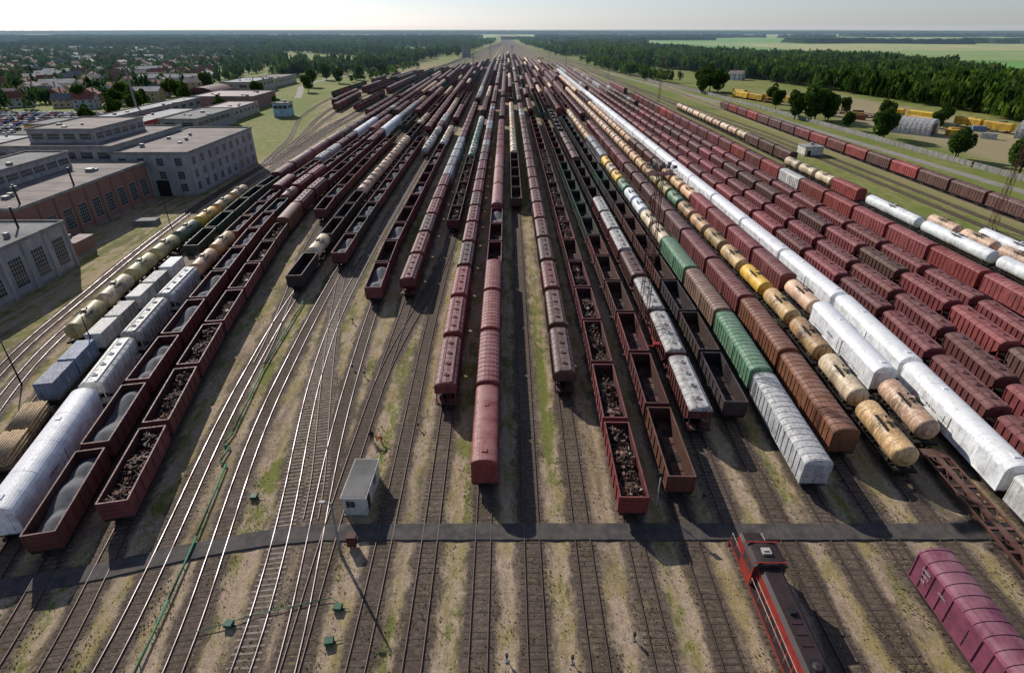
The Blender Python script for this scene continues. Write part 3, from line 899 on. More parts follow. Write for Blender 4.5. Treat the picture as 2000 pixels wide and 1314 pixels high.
def run(track, y0, spec, yend, filler=None):
    fx = TR[track]; y = y0; seq = []
    for s in spec:
        for _ in range(s[1]): seq.append(s)
    i = 0; fi = 0
    while y < yend:
        if i < len(seq): s = seq[i]; i += 1
        elif filler:
            if fi <= 0:
                cur = random.choice(filler); fi = random.randint(3, cur[1])
                if random.random() < 0.3: y += random.uniform(8, 30)
            s = cur; fi -= 1
        else: break
        if s[0] == 'gap': y += s[2]; continue
        kind = s[0]; L = TPL[kind][1]; yc = y + L / 2
        xc = fx(yc); d = (fx(yc + L * 0.35) - fx(yc - L * 0.35)) / (L * 0.7)
        load = s[3] if len(s) > 3 else None
        if isinstance(load, str) and '|' in load: load = random.choice(load.split('|'))
        if yc < IND_LIM:
            w = place_wagon(kind, s[2], xc, yc, -math.atan(d), load)
            PLACED.append((track, kind, xc, yc, -math.atan(d), w, s[2]))
        else:
            far_specs.append((kind, colr(s[2])[0], xc, yc, load, d))
        y += L
PLACED = []
FM = [('gon', 9, 'maroon', 'coal|empty|scrap'), ('hop', 10, 'maroon|brown'), ('tank', 7, 'orange|cream|pink'), ('box', 6, 'maroon|brown')]
FG = [('gon', 14, 'maroon|brown', 'coal|empty'), ('gon', 6, 'dark|green', 'empty'), ('hop', 6, 'maroon')]
FH = [('hop', 14, 'maroon|brown'), ('hop', 5, 'brown|grey'), ('box', 3, 'brown')]
FB = [('box', 8, 'maroonb|maroon|brown'), ('hop', 5, 'maroon')]

run('L0', 82, [('tank', 1, 'olive'), ('tank', 1, 'cream'), ('tank', 1, 'olive'), ('tank', 1, 'olive'), ('tank', 1, 'tgreen'), ('tank', 1, 'yellow'), ('tank', 2, 'ochre')], 180)
run('L0', 330, [], 780, [('gon', 8, 'maroon|green', 'empty'), ('box', 5, 'maroon|brown')])
run('L1', 50.5, [('flat', 1, 'brown'), ('flat', 4, 'dark'), ('gon', 5, 'green', 'empty'), ('box', 1, 'maroon'), ('ref', 3, 'maroon'), ('hop', 3, 'dark|maroon')], 800, FM)
run('L2', 41, [('ref', 1, 'white'), ('hop', 1, 'dwhite'), ('hop', 2, 'grey'), ('tank', 2, 'orange'), ('gon', 2, 'maroon', 'coal'), ('gon', 1, 'maroon', 'coal'), ('box', 1, 'maroon'), ('gon', 2, 'maroon', 'coal'), ('hop', 4, 'brown|dwhite'), ('ref', 2, 'white'), ('hop', 5, 'dwhite|brown')], 820, FM)
run('L3', 39.2, [('gon', 8, 'maroon', 'coal'), ('gon', 1, 'dark', 'coal'), ('tank', 1, 'rust'), ('hop', 2, 'maroonb'), ('gon', 6, 'maroon', 'coal'), ('box', 3, 'maroon')], 840, FM)
run('L4', 43.4, [('gon', 7, 'maroon', 'scrap'), ('box', 1, 'rust'), ('hop', 2, 'maroon'), ('gon', 5, 'maroon', 'coal|empty'), ('hop', 2, 'maroon'), ('ref', 2, 'white'), ('hop', 5, 'dwhite|grey')], 870, FM)
run('L5', 152, [('gon', 9, 'maroon', 'coal|empty')], 880, FG)
run('T5', 105, [('gon', 1, 'dark', 'empty'), ('tank', 1, 'cream'), ('gon', 3, 'dark', 'empty'), ('tank', 8, 'pink'), ('gon', 3, 'dark', 'empty')], 880, FM)
run('T6', 118, [('gon', 1, 'maroon', 'coal'), ('gon', 2, 'dark', 'coal'), ('gon', 8, 'maroon', 'empty|coal')], 900, FG)
run('T7', 238, [('tank', 5, 'dwhite|tgreen'), ('hop', 3, 'dwhite|maroon')], 950, FM)
run('T8', 99, [('gon', 11, 'maroon', 'coal|coal|empty'), ('tank', 4, 'cream|dwhite')], 1000, FG)
run('T9', 101, [('hop', 6, 'maroon|brown'), ('hop', 6, 'grey|brown'), ('hop', 8, 'maroon')], 1050, FH)
run('T10', 142, [('gon', 6, 'maroon|dark', 'scrap'), ('tank', 9, 'tgreen|dwhite')], 1150, FM)
run('T11', 64, [('hop', 4, 'maroon|maroonb|brown'), ('hop', 8, 'brown|maroon'), ('hop', 10, 'grey|brown|maroon')], 1200, FH)
run('T12', 48.5, [('boxs', 1, 'red'), ('box', 3, 'maroonb'), ('gon', 2, 'maroonb', 'empty'), ('gon', 1, 'maroonb', 'coal'), ('ref', 3, 'maroonb'), ('box', 6, 'maroonb')], 1250, FB)
run('T13', 163, [('gon', 5, 'brown', 'empty'), ('tank', 9, 'orange|cream'), ('tank', 5, 'dwhite|orange')], 1350, FM)
run('T14', 67, [('hop', 2, 'brown'), ('hop', 14, 'maroon|brown'), ('hop', 6, 'grey|maroon')], 1200, FH)
run('T15', 43.8, [('gon', 1, 'red', 'scrap'), ('gon', 4, 'maroon', 'scrap'), ('gon', 1, 'brown', 'empty'), ('gon', 8, 'maroon|brown', 'scrap'), ('gon', 7, 'maroon', 'empty')], 1250, FG)
run('T16', 46.9, [('gon', 1, 'rustdark', 'empty'), ('gon', 2, 'maroon', 'empty'), ('gon', 2, 'brown', 'empty'), ('gon', 8, 'maroon|green', 'empty'), ('gon', 7, 'dark|maroon', 'empty')], 1150, FG)
run('T17', 58, [('hopg', 2, 'maroon'), ('hopg', 1, 'brown'), ('hop', 1, 'brown'), ('hopg', 3, 'maroon'), ('gon', 4, 'dark', 'empty'), ('hop', 4, 'brown'), ('gon', 7, 'dark', 'coal')], 1100, FM)
run('T18', 61, [('gon', 3, 'dark', 'empty'), ('gon', 5, 'brown|dark', 'empty'), ('gon', 12, 'green|dark', 'empty')], 1050, FM)
run('T19', 48.0, [('boxl', 1, 'palegrey'), ('boxl', 1, 'lgreen'), ('boxl', 1, 'tanbrown'), ('boxl', 1, 'lgreen'), ('tank', 2, 'cream'), ('tank', 2, 'white'), ('tank', 1, 'tgreen'), ('tank', 3, 'yellow|cream'), ('hop', 3, 'grey'), ('tank', 8, 'cream|orange')], 1050, FM)
run('T20', 53.5, [('boxl', 2, 'rust'), ('boxl', 2, 'maroon'), ('box', 2, 'brown'), ('hop', 3, 'brown'), ('box', 4, 'maroon')], 1000, FB)
run('T21', 50.0, [('tank', 1, 'ochre'), ('tank', 1, 'cream'), ('tank', 1, 'ochre'), ('tank', 1, 'orange'), ('tank', 1, 'yellow'), ('tank', 4, 'orange|ochre'), ('tank', 3, 'olive|tgreen'), ('tank', 9, 'orange|pink'), ('tank', 9, 'pink')], 950, FM)
run('T22', 35.0, [('skel', 1, 'rustdark'), ('tank', 1, 'pink'), ('ref', 1, 'white'), ('tank', 1, 'pink'), ('box', 4, 'maroonb'), ('tank', 3, 'orange'), ('hop', 4, 'maroon|brown'), ('tank', 12, 'pink|orange')], 900, FM)
run('T23', 30.6, [('boxs', 1, 'dwhite'), ('ref', 30, 'white')], 900)
run('R1', 43, [('hop', 20, 'maroonb|maroon'), ('hop', 10, 'maroon')], 900, FH)
run('R2', 50, [('hop', 20, 'maroonb|maroon'), ('hop', 10, 'maroon')], 900, FH)
run('R3', 60, [('hop', 20, 'maroonb|brown|maroon'), ('hop', 10, 'brown')], 800, FH)
run('R4', 62, [('hop', 12, 'maroon|maroonb|maroonb'), ('hop', 10, 'maroon')], 640, FH)
run('R5', 72, [('box', 7, 'red|maroonb'), ('box', 1, 'dwhite'), ('box', 12, 'red|maroon')], 560, FB)
run('R6', 78, [('tank', 1, 'pink'), ('ltank', 3, 'white'), ('gap', 1, 3), ('box', 1, 'red'), ('tank', 4, 'cream')], 215)
run('R7', 85, [('tank', 5, 'pink'), ('gap', 1, 20), ('gap', 1, 60), ('box', 3, 'brown'), ('tank', 10, 'cream|pink')], 420)
run('R8', 84, [('ltank', 2, 'white')], 140)
run('R9', 118, [('box', 20, 'red|maroon|brown')], 390)
run('Y1', 297, [('box', 2, 'yell'), ('gap', 1, 12), ('box', 2, 'yell'), ('gap', 1, 22), ('box', 1, 'yell'), ('gap', 1, 14), ('box', 2, 'yell'), ('gap', 1, 18), ('box', 1, 'yell')], 520)
run('Y2', 318, [('box', 1, 'yell'), ('gap', 1, 15), ('flat', 1, 'rust'), ('flat', 2, 'yell'), ('box', 1, 'yell'), ('gap', 1, 16), ('flat', 1, 'rust'), ('box', 2, 'yell')], 530)
for k in SK:
    run('S%d' % k, 335 + 16 * k + random.uniform(0, 20), [], 780 - 15 * k, [('gon', 9, 'green|maroon|dark', 'empty'), ('gon', 8, 'maroon|brown', 'empty'), ('box', 5, 'brown|maroon'), ('hop', 5, 'dark|brown')])

# far wagons merged per kind
def far_mesh(kinds, name, label):
    v = []; f = []; cols = []
    def addf(pts, c):
        o = len(v); v.extend(pts); f.append(tuple(range(o, o + len(pts)))); cols.append(c)
    for kind, c, x, y, load, sl in far_specs:
        if kind not in kinds: continue
        L = TPL[kind][1] - 1.3; h = L / 2; W = 1.48; v0 = len(v)
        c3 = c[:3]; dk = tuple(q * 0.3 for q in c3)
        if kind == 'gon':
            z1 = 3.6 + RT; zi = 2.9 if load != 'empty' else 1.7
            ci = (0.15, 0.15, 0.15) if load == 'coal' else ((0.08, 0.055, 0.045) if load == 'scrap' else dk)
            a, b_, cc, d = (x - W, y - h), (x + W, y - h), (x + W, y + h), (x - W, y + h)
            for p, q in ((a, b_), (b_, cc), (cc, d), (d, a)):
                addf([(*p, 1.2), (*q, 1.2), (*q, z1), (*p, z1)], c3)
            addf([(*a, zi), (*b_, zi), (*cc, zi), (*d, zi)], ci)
        else:
            if 'tank' in kind:
                pr = [(x + 1.5 * math.cos(t), 3.05 + 1.5 * math.sin(t)) for t in [math.pi * 2 * i / 12 for i in range(12)]]
            else:
                pr = [(x - W, 1.3), (x + W, 1.3)] + [(x + W * math.cos(t), 4.2 + 0.65 * math.sin(t)) for t in [math.pi * i / 6 for i in range(7)]]
            n = len(pr)
            for i in range(n):
                p, q = pr[i], pr[(i + 1) % n]
                addf([(p[0], y - h, p[1]), (q[0], y - h, q[1]), (q[0], y + h, q[1]), (p[0], y + h, p[1])], c3)
            addf([(p[0], y - h, p[1]) for p in pr], c3); addf([(p[0], y + h, p[1]) for p in pr], c3)
        for sy in (-1, 1):   # bogie blocks
            yb = y + sy * (h - 1.9)
            for sx in (-1, 1):
                addf([(x + sx * 1.1, yb - 1.2, RT), (x + sx * 1.1, yb + 1.2, RT), (x + sx * 1.1, yb + 1.2, 1.1), (x + sx * 1.1, yb - 1.2, 1.1)], (0.03, 0.025, 0.02))
            addf([(x - 1.1, yb - 1.2, RT), (x + 1.1, yb - 1.2, RT), (x + 1.1, yb - 1.2, 1.2), (x - 1.1, yb - 1.2, 1.2)], (0.03, 0.025, 0.02))
        for q in range(v0, len(v)):
            v[q] = (v[q][0] + sl * (v[q][1] - y), v[q][1], v[q][2])
    if not v: return
    me = bpy.data.meshes.new(name); me.from_pydata(v, [], f)
    ca = me.color_attributes.new('Col', 'FLOAT_COLOR', 'CORNER')
    arr = []
    for p, c in zip(f, cols): arr += [c[0], c[1], c[2], 1.0] * len(p)
    ca.data.foreach_set('color', arr)
    me.materials.append(MATS['distant_paint'])
    obj(name, me, kind='stuff', label=label, category='railway wagons')
far_mesh(('gon',), 'distant_gondola_wagons', 'long rows of distant open gondola wagons on the yard tracks')
far_mesh(('hop', 'hopg'), 'distant_hopper_wagons', 'long rows of distant covered hopper wagons on yard tracks')
far_mesh(('box', 'boxs', 'boxl', 'ref', 'flat'), 'distant_boxcars', 'long rows of distant boxcars on the yard tracks')
far_mesh(('tank', 'ltank'), 'distant_tank_wagons', 'long rows of distant tank wagons on the yard tracks')

# cargo on flats: containers and timber
flats = [p for p in PLACED if p[1] == 'flat' and p[0] == 'L1']
ccols = [None, ('blue', 'blue'), ('dwhite', 'dwhite'), ('dwhite', 'grey'), ('white', None)]
for n, (tr, k, x, y, rz, w, cn) in enumerate(flats):
    if n == 0:
        b = MB(); rng = random.Random(4)
        for lay in range(5):
            for i in range(9 - (lay % 2)):
                for half in (-1, 1):
                    xx = -1.25 + 0.3 * i + (0.15 if lay % 2 else 0); y0 = half * 3.2
                    r = 0.13 + rng.uniform(-0.02, 0.02); e = rng.uniform(-0.15, 0.15)
                    b.cyl((xx, y0 - 2.9 + e, 1.48 + lay * 0.26), (xx, y0 + 2.9 + e, 1.48 + lay * 0.26), r, r * 0.9, 8, 'timber')
        obj('timber_stack', b.mesh('timber_stack'), (x, y, RT), rz, label='stack of pale sawn logs on a flat wagon', category='timber')
        b = MB()
    else:
        for q, off in zip(ccols[n], (-3.35, 3.35)):
            if q is None: continue
            c, cl = colr(q)
            dx, dy = -math.sin(rz) * off, math.cos(rz) * off
            o = obj('container', CONT, (x + dx, y + dy, RT + 1.34), rz, color=c, label=cl + ' ribbed shipping container on a flat wagon', category='shipping container', group='containers on flat wagons')
            obj('door', CONTD, parent=o, color=c)
            if n == 1:
                t = obj('lettering', text_mesh('S', 1.3, 'lettering_white'), (1.24, 0.4, 0.7), parent=o); t.rotation_euler = (rad(90), 0, rad(90))

# purple boxcar, near
yc = 29.2; xc = TR['T20'](yc)
pw = place_wagon('box', (PAL['purple'][0] + (0.1,), 'purple-maroon'), xc, yc, -math.atan((TR['T20'](yc + 5) - TR['T20'](yc - 5)) / 10))
for s, yy, zz, sz in (('24804', 5.6, 3.3, 0.42), ('2480.5', 5.5, 2.8, 0.32), ('2Д', 5.6, 2.2, 0.4), ('НЛРУС', 3.3, 3.0, 0.3)):
    t = obj('lettering', text_mesh(s, sz, 'lettering_white'), (-1.6, yy, zz), parent=pw); t.rotation_euler = (rad(90), 0, rad(-90))
mk1 = text_mesh('РЕФ 918 4', 0.5, 'lettering_grey')
for (tr, k, x, y, rz, w, cn) in PLACED:
    if k == 'ref' and y < 150 and x > 0:
        t = obj('lettering', mk1, (-1.585, 3.0, 2.4), parent=w); t.rotation_euler = (rad(90), 0, rad(-90))
    if k == 'ref' and y < 80 and x < 0:
        t = obj('lettering', mk1, (1.585, -3.0, 2.4), parent=w); t.rotation_euler = (rad(90), 0, rad(90))

# ------------------------------------------------------------------ locomotive
def loco():
    fx = TR['T17']; yc = 32.2
    d = (fx(yc + 6) - fx(yc - 6)) / 12
    root = obj('locomotive', None, (fx(yc), yc, RT), -math.atan(d), label='red and dark shunting locomotive with cab and long engine hood', category='locomotive')
    def part(n, mb, par=root, loc=(0, 0, 0), lab=None):
        o = obj(n, mb.mesh(n), loc, parent=par)
        if lab: o['label'] = lab
        return o
    b = MB()
    b.box(-1.5, 1.5, -8.4, 8.4, 1.15, 1.5, 'loco_dark')
    for sx in (-1, 1):
        xa, xb = sorted((sx * 1.5, sx * 1.53)); b.box(xa, xb, -8.3, 8.3, 1.2, 1.46, 'loco_red')
    b.box(-1.2, 1.2, -3, 3, 0.55, 1.15, 'loco_dark')
    part('frame', b)
    def hood(y0, y1, w, z1, ch):
        b = MB()
        pr = [(-w, 1.5), (w, 1.5), (w, z1 - ch), (w - ch, z1), (-w + ch, z1), (-w, z1 - ch)]
        b.ext(pr, y0, y1, 'loco_dark', capm='loco_red', segm=['loco_dark', 'loco_red', 'loco_dark', 'loco_dark', 'loco_dark', 'loco_red'])
        return b
    b = hood(-7.9, 3.0, 1.05, 3.95, 0.3)
    for sx in (-1, 1):
        xa, xb = sorted((sx * 1.05, sx * 1.07))
        b.box(xa, xb, -7.8, 2.9, 2.55, 2.65, 'loco_white')
        for i in range(9):
            b.box(xa, xb + 0.001, -7.4 + i * 1.15, -6.5 + i * 1.15, 1.6, 2.45, 'loco_dark')
    lh = part('engine_hood', b)
    g = MB()
    g.cyl((0, -6.4, 3.95), (0, -6.4, 4.12), 0.75, 0.75, 20, 'iron_dark'); g.cyl((0, -6.4, 4.12), (0, -6.4, 4.16), 0.5, 0.2, 12, 'loco_dark')
    part('radiator_fan', g, lh)
    g = MB(); g.box(-0.25, 0.25, -1.9, -1.2, 3.95, 4.25, 'iron_dark'); part('exhaust', g, lh)
    g = MB()
    for i in range(3): g.box(-0.45, 0.45, -4.6 + i * 0.95, -3.85 + i * 0.95, 3.951, 4.0, 'loco_dark')
    part('roof_hatches', g, lh)
    b = hood(5.5, 7.7, 1.05, 3.1, 0.25)
    b.box(-0.2, 0.2, 7.7, 7.74, 2.2, 2.5, 'loco_white'); sh = part('short_hood', b)
    b = MB()
    b.ext([(-1.5, 1.5), (1.5, 1.5), (1.5, 3.9), (-1.5, 3.9)], 3.0, 5.5, 'loco_red')
    cab = part('cab', b)
    b = MB(); b.ext(roofprof(1.6, 3.9, 4.35, 8), 2.85, 5.65, 'loco_dark')
    b.box(-1.5, 1.5, 3.0, 3.12, 4.3, 4.37, 'loco_red'); b.box(-1.5, 1.5, 5.35, 5.5, 4.3, 4.37, 'loco_red')
    rf = part('roof', b, cab)
    b = MB(); b.box(-0.4, 0.4, 3.9, 4.6, 4.3, 4.55, 'loco_white'); b.box(-0.25, 0.25, 4.05, 4.2, 4.55, 4.57, 'iron_dark'); part('air_conditioner', b, cab, lab='cream air conditioner on the cab roof')
    b = MB(); b.cyl((-0.9, 5.2, 4.15), (-1.1, 5.4, 5.4), 0.02, 0.015, 6, 'iron_dark'); part('antenna', b, cab)
    for sx in (-1, 1):
        b = MB()
        xa, xb = sorted((sx * 1.5, sx * 1.515))
        b.box(xa, xb, 3.25, 4.1, 2.75, 3.6, 'window_glass'); b.box(xa, xb, 4.3, 5.2, 2.75, 3.6, 'window_glass')
        part('window', b, cab)
    for yy in (2.985, 5.5):
        for x0, x1 in ((-1.42, -1.1), (1.1, 1.42)):
            b = MB(); b.box(x0, x1, yy, yy + 0.015, 2.6, 3.6, 'window_glass'); part('window', b, cab)
    b = MB(); b.box(-0.7, 0.7, 5.5, 5.515, 3.2, 3.7, 'window_glass'); part('window', b, cab)
    b = MB()
    for sx in (-1, 1):
        for (ya, yb) in ((-8.2, 2.9), (5.6, 8.2)):
            b.cyl((sx * 1.42, ya, 2.5), (sx * 1.42, yb, 2.5), 0.022, 0.022, 6, 'loco_white')
            n = max(2, int((yb - ya) / 1.6))
            for i in range(n + 1):
                y = ya + (yb - ya) * i / n
                b.cyl((sx * 1.42, y, 1.5), (sx * 1.42, y, 2.5), 0.02, 0.02, 6, 'loco_white')
    part('handrail', b)
    b = MB(); b.cyl((0, 7.7, 2.75), (0, 7.82, 2.75), 0.17, 0.17, 14, 'loco_white'); part('headlight', b, sh)
    b = MB(); b.poly([(-1.4, 8.4, 0.25), (1.4, 8.4, 0.25), (1.4, 8.7, 0.95), (-1.4, 8.7, 0.95)], 'loco_red'); b.box(-1.4, 1.4, 8.38, 8.42, 0.9, 1.5, 'loco_red'); part('buffer_beam', b)
    b = MB(); b.box(-0.2, 0.2, 8.42, 9.1, 0.85, 1.15, 'bogie_iron'); part('coupler', b)
    for sg in (-1, 1):
        o = obj('bogie', mesh_of(BOG, 'bogie'), (0, sg * 5.2, 0), parent=root)
        for q in (-1.7, 0, 1.7):
            obj('wheelset', mesh_of(WHS, 'wheelset'), (0, q, 0), parent=o)
loco()

# ------------------------------------------------------------------ small things by the tracks
def hut():
    root = obj('trackside_hut', None, (-16.6, 48.6, 0.02), rad(-1.5), label='small grey flat-roofed hut beside the asphalt crossing', category='hut')
    def part(n, mb, par=root):
        return obj(n, mb.mesh(n), parent=par, color=(0.55, 0.55, 0.46, 0.3))
    b = MB(); b.box(-1.25, 1.25, -3.0, 3.0, 0.15, 2.6, 'building_paint'); b.box(-1.35, 1.35, -3.1, 3.1, 0, 0.15, 'concrete')
    w = part('wall', b)
    b = MB(); b.box(-1.42, 1.42, -3.2, 3.2, 2.6, 2.78, 'white_clean', 'grey_roof'); b.box(-1.3, 1.3, -3.08, 3.08, 2.78, 2.82, 'flat_roof'); part('roof', b)
    b = MB(); b.box(-0.95, 0.1, -3.03, -3.0, 1.2, 2.2, 'window_frame'); b.box(-0.88, 0.03, -3.045, -3.03, 1.27, 2.13, 'window_glass'); b.box(-0.46, -0.41, -3.055, -3.045, 1.27, 2.13, 'window_frame'); part('window', b)
    b = MB(); b.box(1.25, 1.28, -2.4, -1.5, 0.2, 2.2, 'red_steel'); part('door', b)
    b = MB(); b.box(1.25, 1.28, 0.3, 1.6, 1.2, 2.1, 'window_frame'); b.box(1.28, 1.292, 0.37, 1.53, 1.27, 2.03, 'window_glass'); part('window', b)
    for y in (-0.6, 1.4):
        b = MB(); b.box(-1.28, -1.25, y - 0.5, y + 0.5, 1.25, 2.1, 'window_frame'); b.box(-1.292, -1.28, y - 0.43, y + 0.43, 1.32, 2.03, 'window_glass'); part('window', b)
hut()
b = MB(); b.cyl((0, 0, 0), (0, 0, 7.2), 0.16, 0.1, 12, 'concrete')
pole = obj('lamp_post', b.mesh('lamp_post'), (-17.0, 40.3, 0), label='grey concrete lamp post beside the asphalt crossing', category='lamp post')
b = MB(); b.cyl((0, 0, 7.0), (-0.7, 0, 7.3), 0.04, 0.04, 8, 'concrete'); b.box(-1.1, -0.55, -0.15, 0.15, 7.25, 7.4, 'grey_roof'); obj('lamp_head', b.mesh('lamp_head'), parent=pole)
b = MB(); b.box(-0.45, 0.45, -0.3, 0.3, 0.25, 1.5, 'red_steel'); b.box(-0.5, 0.5, -0.35, 0.35, 1.5, 1.58, 'red_steel'); b.box(-0.3, -0.2, -0.1, 0.1, 0, 0.25, 'iron_dark'); b.box(0.2, 0.3, -0.1, 0.1, 0, 0.25, 'iron_dark')
o = obj('switch_cabinet', b.mesh('switch_cabinet'), (-16.1, 41.4, 0.03), label='red metal electrical cabinet beside the lamp post', category='cabinet')
b = MB(); b.box(-0.4, 0.4, -0.325, -0.3, 0.35, 1.4, 'red_steel'); b.box(0.28, 0.33, -0.35, -0.325, 0.8, 1.0, 'iron_dark'); obj('door', b.mesh('door'), parent=o)

sm = MB(); sm.box(-0.45, 0.45, -0.35, 0.35, 0.12, 0.45, 'machine_green'); sm.ext([(-0.48, 0.45), (0.48, 0.45), (0.4, 0.55), (-0.4, 0.55)], -0.38, 0.38, 'machine_green'); sm.box(-0.55, 0.55, -0.1, 0.1, 0, 0.12, 'iron_dark'); sm.box(0.45, 1.3, -0.03, 0.03, 0.15, 0.22, 'iron_dark')
smm = sm.mesh('switch_machine')
for x, y in ((-28.9, 48.3), (-15.7, 34.2), (-15.6, 30.9), (-25.0, 32.6)):
    o = obj('switch_machine', smm, (x, y, 0.03), random.uniform(-0.2, 0.2), label='small green switch machine box beside the rails', category='switch machine', group='switch machines')
    o.scale = (0.85, 0.85, 0.9)
pp = [(-39.9, 104), (-39.2, 92), (-38.2, 76), (-36.2, 60), (-36.3, 57.5), (-35.4, 57.1), (-35.3, 54.2), (-34.4, 53.8), (-32.6, 42.5), (-31.6, 35), (-30.6, 26)]
b = MB()
for i in range(len(pp) - 1):
    b.cyl((*pp[i], 0.38), (*pp[i + 1], 0.38), 0.11, 0.11, 8, 'pipe_green')
    L = math.dist(pp[i], pp[i + 1]); n = max(1, int(L / 3))
    for k in range(n):
        t = k / n; x = pp[i][0] + (pp[i + 1][0] - pp[i][0]) * t; y = pp[i][1] + (pp[i + 1][1] - pp[i][1]) * t
        b.cyl((x, y, 0), (x, y, 0.4), 0.04, 0.04, 6, 'iron_dark')
obj('pipeline', b.mesh('pipeline'), label='thin green compressed air pipe on short stands between tracks', category='pipe')
b = MB()
for a, c_ in (((-22.8, 33.6, 0.3), (-16.6, 35.2, 0.3)), ((-16.6, 35.2, 0.3), (-15.7, 34.6, 0.3)), ((-27.5, 31.9, 0.3), (-22.8, 33.6, 0.3))):
    b.cyl(a, c_, 0.04, 0.04, 6, 'pipe_green')
obj('pipeline', b.mesh('pipeline'), label='short thin green pipe feeding the switch machines', category='pipe')

ds = MB(); ds.cyl((0, 0, 0), (0, 0, 0.7), 0.06, 0.05, 8, 'iron_dark'); ds.box(-0.14, 0.14, -0.1, 0.12, 0.7, 1.25, 'iron_dark'); ds.box(-0.17, 0.17, -0.16, -0.1, 1.2, 1.27, 'iron_dark'); ds.box(-0.2, 0.2, -0.2, 0.2, 0, 0.12, 'concrete')
dsm = ds.mesh('ground_signal')
for x, y in ((-0.2, 29.2), (5.3, 29.0), (10.9, 31.0), (-24.3, 76), (-28.1, 92), (-16.2, 97), (-22.0, 74), (22, 47.6), (33.4, 58), (38.9, 50), (-12, 61)):
    o = obj('ground_signal', dsm, (x, y, 0.02), label='low dark dwarf signal on a short post between tracks', category='signal', group='dwarf signals'); o.scale = (0.8, 0.8, 0.8)
ps = MB(); ps.cyl((0, 0, 0), (0, 0, 5.0), 0.07, 0.05, 8, 'white_clean'); ps.box(-0.3, 0.3, -0.06, 0.06, 4.5, 5.0, 'iron_dark')
obj('signal_post', ps.mesh('signal_post'), (16.4, 46.6, 0), label='slim white post between two gondola tracks', category='post')
ps = MB(); ps.cyl((0, 0, 0), (0, 0, 7.5), 0.12, 0.07, 8, 'bogie_iron'); ps.cyl((0, 0, 7.2), (0.8, 0, 7.4), 0.04, 0.04, 6, 'bogie_iron')
for i in range(6): ps.box(-0.2, 0.2, -0.02, 0.02, 1 + i, 1.05 + i, 'bogie_iron')
psm = ps.mesh('lamp_post')
for x, y in ((-72.8, 72), (-66.5, 80), (-70.2, 61), (-91, 150)):
    obj('lamp_post', psm, (x, y, 0), label='dark steel lamp post beside the running tracks', category='lamp post', group='dark posts')

def strip(name, pts, w, z, m, **props):
    b = MB(); prev = None
    P = [Vector((p[0], p[1], 0)) for p in pts]
    for i, p in enumerate(P):
        d = (P[min(i + 1, len(P) - 1)] - P[max(i - 1, 0)]).normalized(); n = Vector((-d.y, d.x, 0)) * (w / 2)
        row = [tuple(p - n + Vector((0, 0, z))), tuple(p + n + Vector((0, 0, z)))]
        if prev: b.poly([prev[0], row[0], row[1], prev[1]], m)
        prev = row
    return obj(name, b.mesh(name), **props)
b = MB(); prev = None
cp = [(-62, 33.5), (-48.7, 36.6), (-40, 38.5), (-32.6, 40.8), (-26, 42.4), (-20, 43.2), (-10, 43.2), (10, 43.1), (30, 42.9), (52.5, 42.8)]
pts = []
for i in range(len(cp) - 1):
    n = int(math.dist(cp[i], cp[i + 1]) / 1.0)
    for k in range(n): t = k / n; pts.append((cp[i][0] + (cp[i + 1][0] - cp[i][0]) * t, cp[i][1] + (cp[i + 1][1] - cp[i][1]) * t))
for (x, y) in pts:
    a = 1.1 + random.uniform(-0.05, 0.05); c_ = 1.1 + random.uniform(-0.05, 0.05)
    row = [(x, y - a - 0.15, 0.02), (x, y - a, 0.205), (x, y + c_, 0.205), (x, y + c_ + 0.15, 0.02)]
    if prev:
        for k in range(3): b.poly([prev[k], row[k], row[k + 1], prev[k + 1]], 'asphalt')
    prev = row
obj('path', b.mesh('path'), kind='structure', label='dark asphalt crossing path over the tracks', category='path')

# lattice masts
def mast(H, w0, w1, m='red_steel'):
    f = MB(); n = int(H / 2.4)
    def cor(z):
        w = w0 + (w1 - w0) * z / H
        return [(-w, -w, z), (w, -w, z), (w, w, z), (-w, w, z)]
    for i in range(n):
        a, b_ = cor(H * i / n), cor(H * (i + 1) / n)
        for k in range(4):
            f.cyl(a[k], b_[k], 0.055, 0.055, 5, m, caps=False)
            q = (k + 1) % 4
            f.cyl(a[k], b_[q], 0.028, 0.028, 4, m, caps=False); f.cyl(b_[k], b_[q], 0.03, 0.03, 4, m, caps=False)
            f.cyl(a[q], b_[k], 0.028, 0.028, 4, m, caps=False)
    pl = MB(); W = 2.1
    pl.box(-W, W, -1.1, 1.1, H, H + 0.06, m)
    for z in (H + 0.55, H + 1.05):
        for y in (-1.1, 1.1): pl.box(-W, W, y - 0.02, y + 0.02, z, z + 0.04, m)
        for x in (-W, W): pl.box(x - 0.02, x + 0.02, -1.07, 1.07, z, z + 0.04, m)
    for x in (-W, -W / 2, 0, W / 2, W):
        for y in (-1.1, 1.1): pl.box(x - 0.02, x + 0.02, y - 0.02, y + 0.02, H + 0.06, H + 1.05, m)
    fl = MB(); fl.ext([(-0.22, -0.2), (0.22, -0.2), (0.28, 0.2), (-0.28, 0.2)], -0.2, 0.15, 'concrete'); fl.box(-0.2, 0.2, -0.22, -0.2, -0.16, 0.16, 'window_glass')
    ft = MB()
    for c in cor(0): ft.box(c[0] - 0.3, c[0] + 0.3, c[1] - 0.3, c[1] + 0.3, 0, 0.4, 'concrete')
    return f.mesh('lattice_frame'), pl.mesh('platform'), fl.mesh('floodlight'), ft.mesh('footing')
M1 = mast(28.3, 0.75, 0.4)
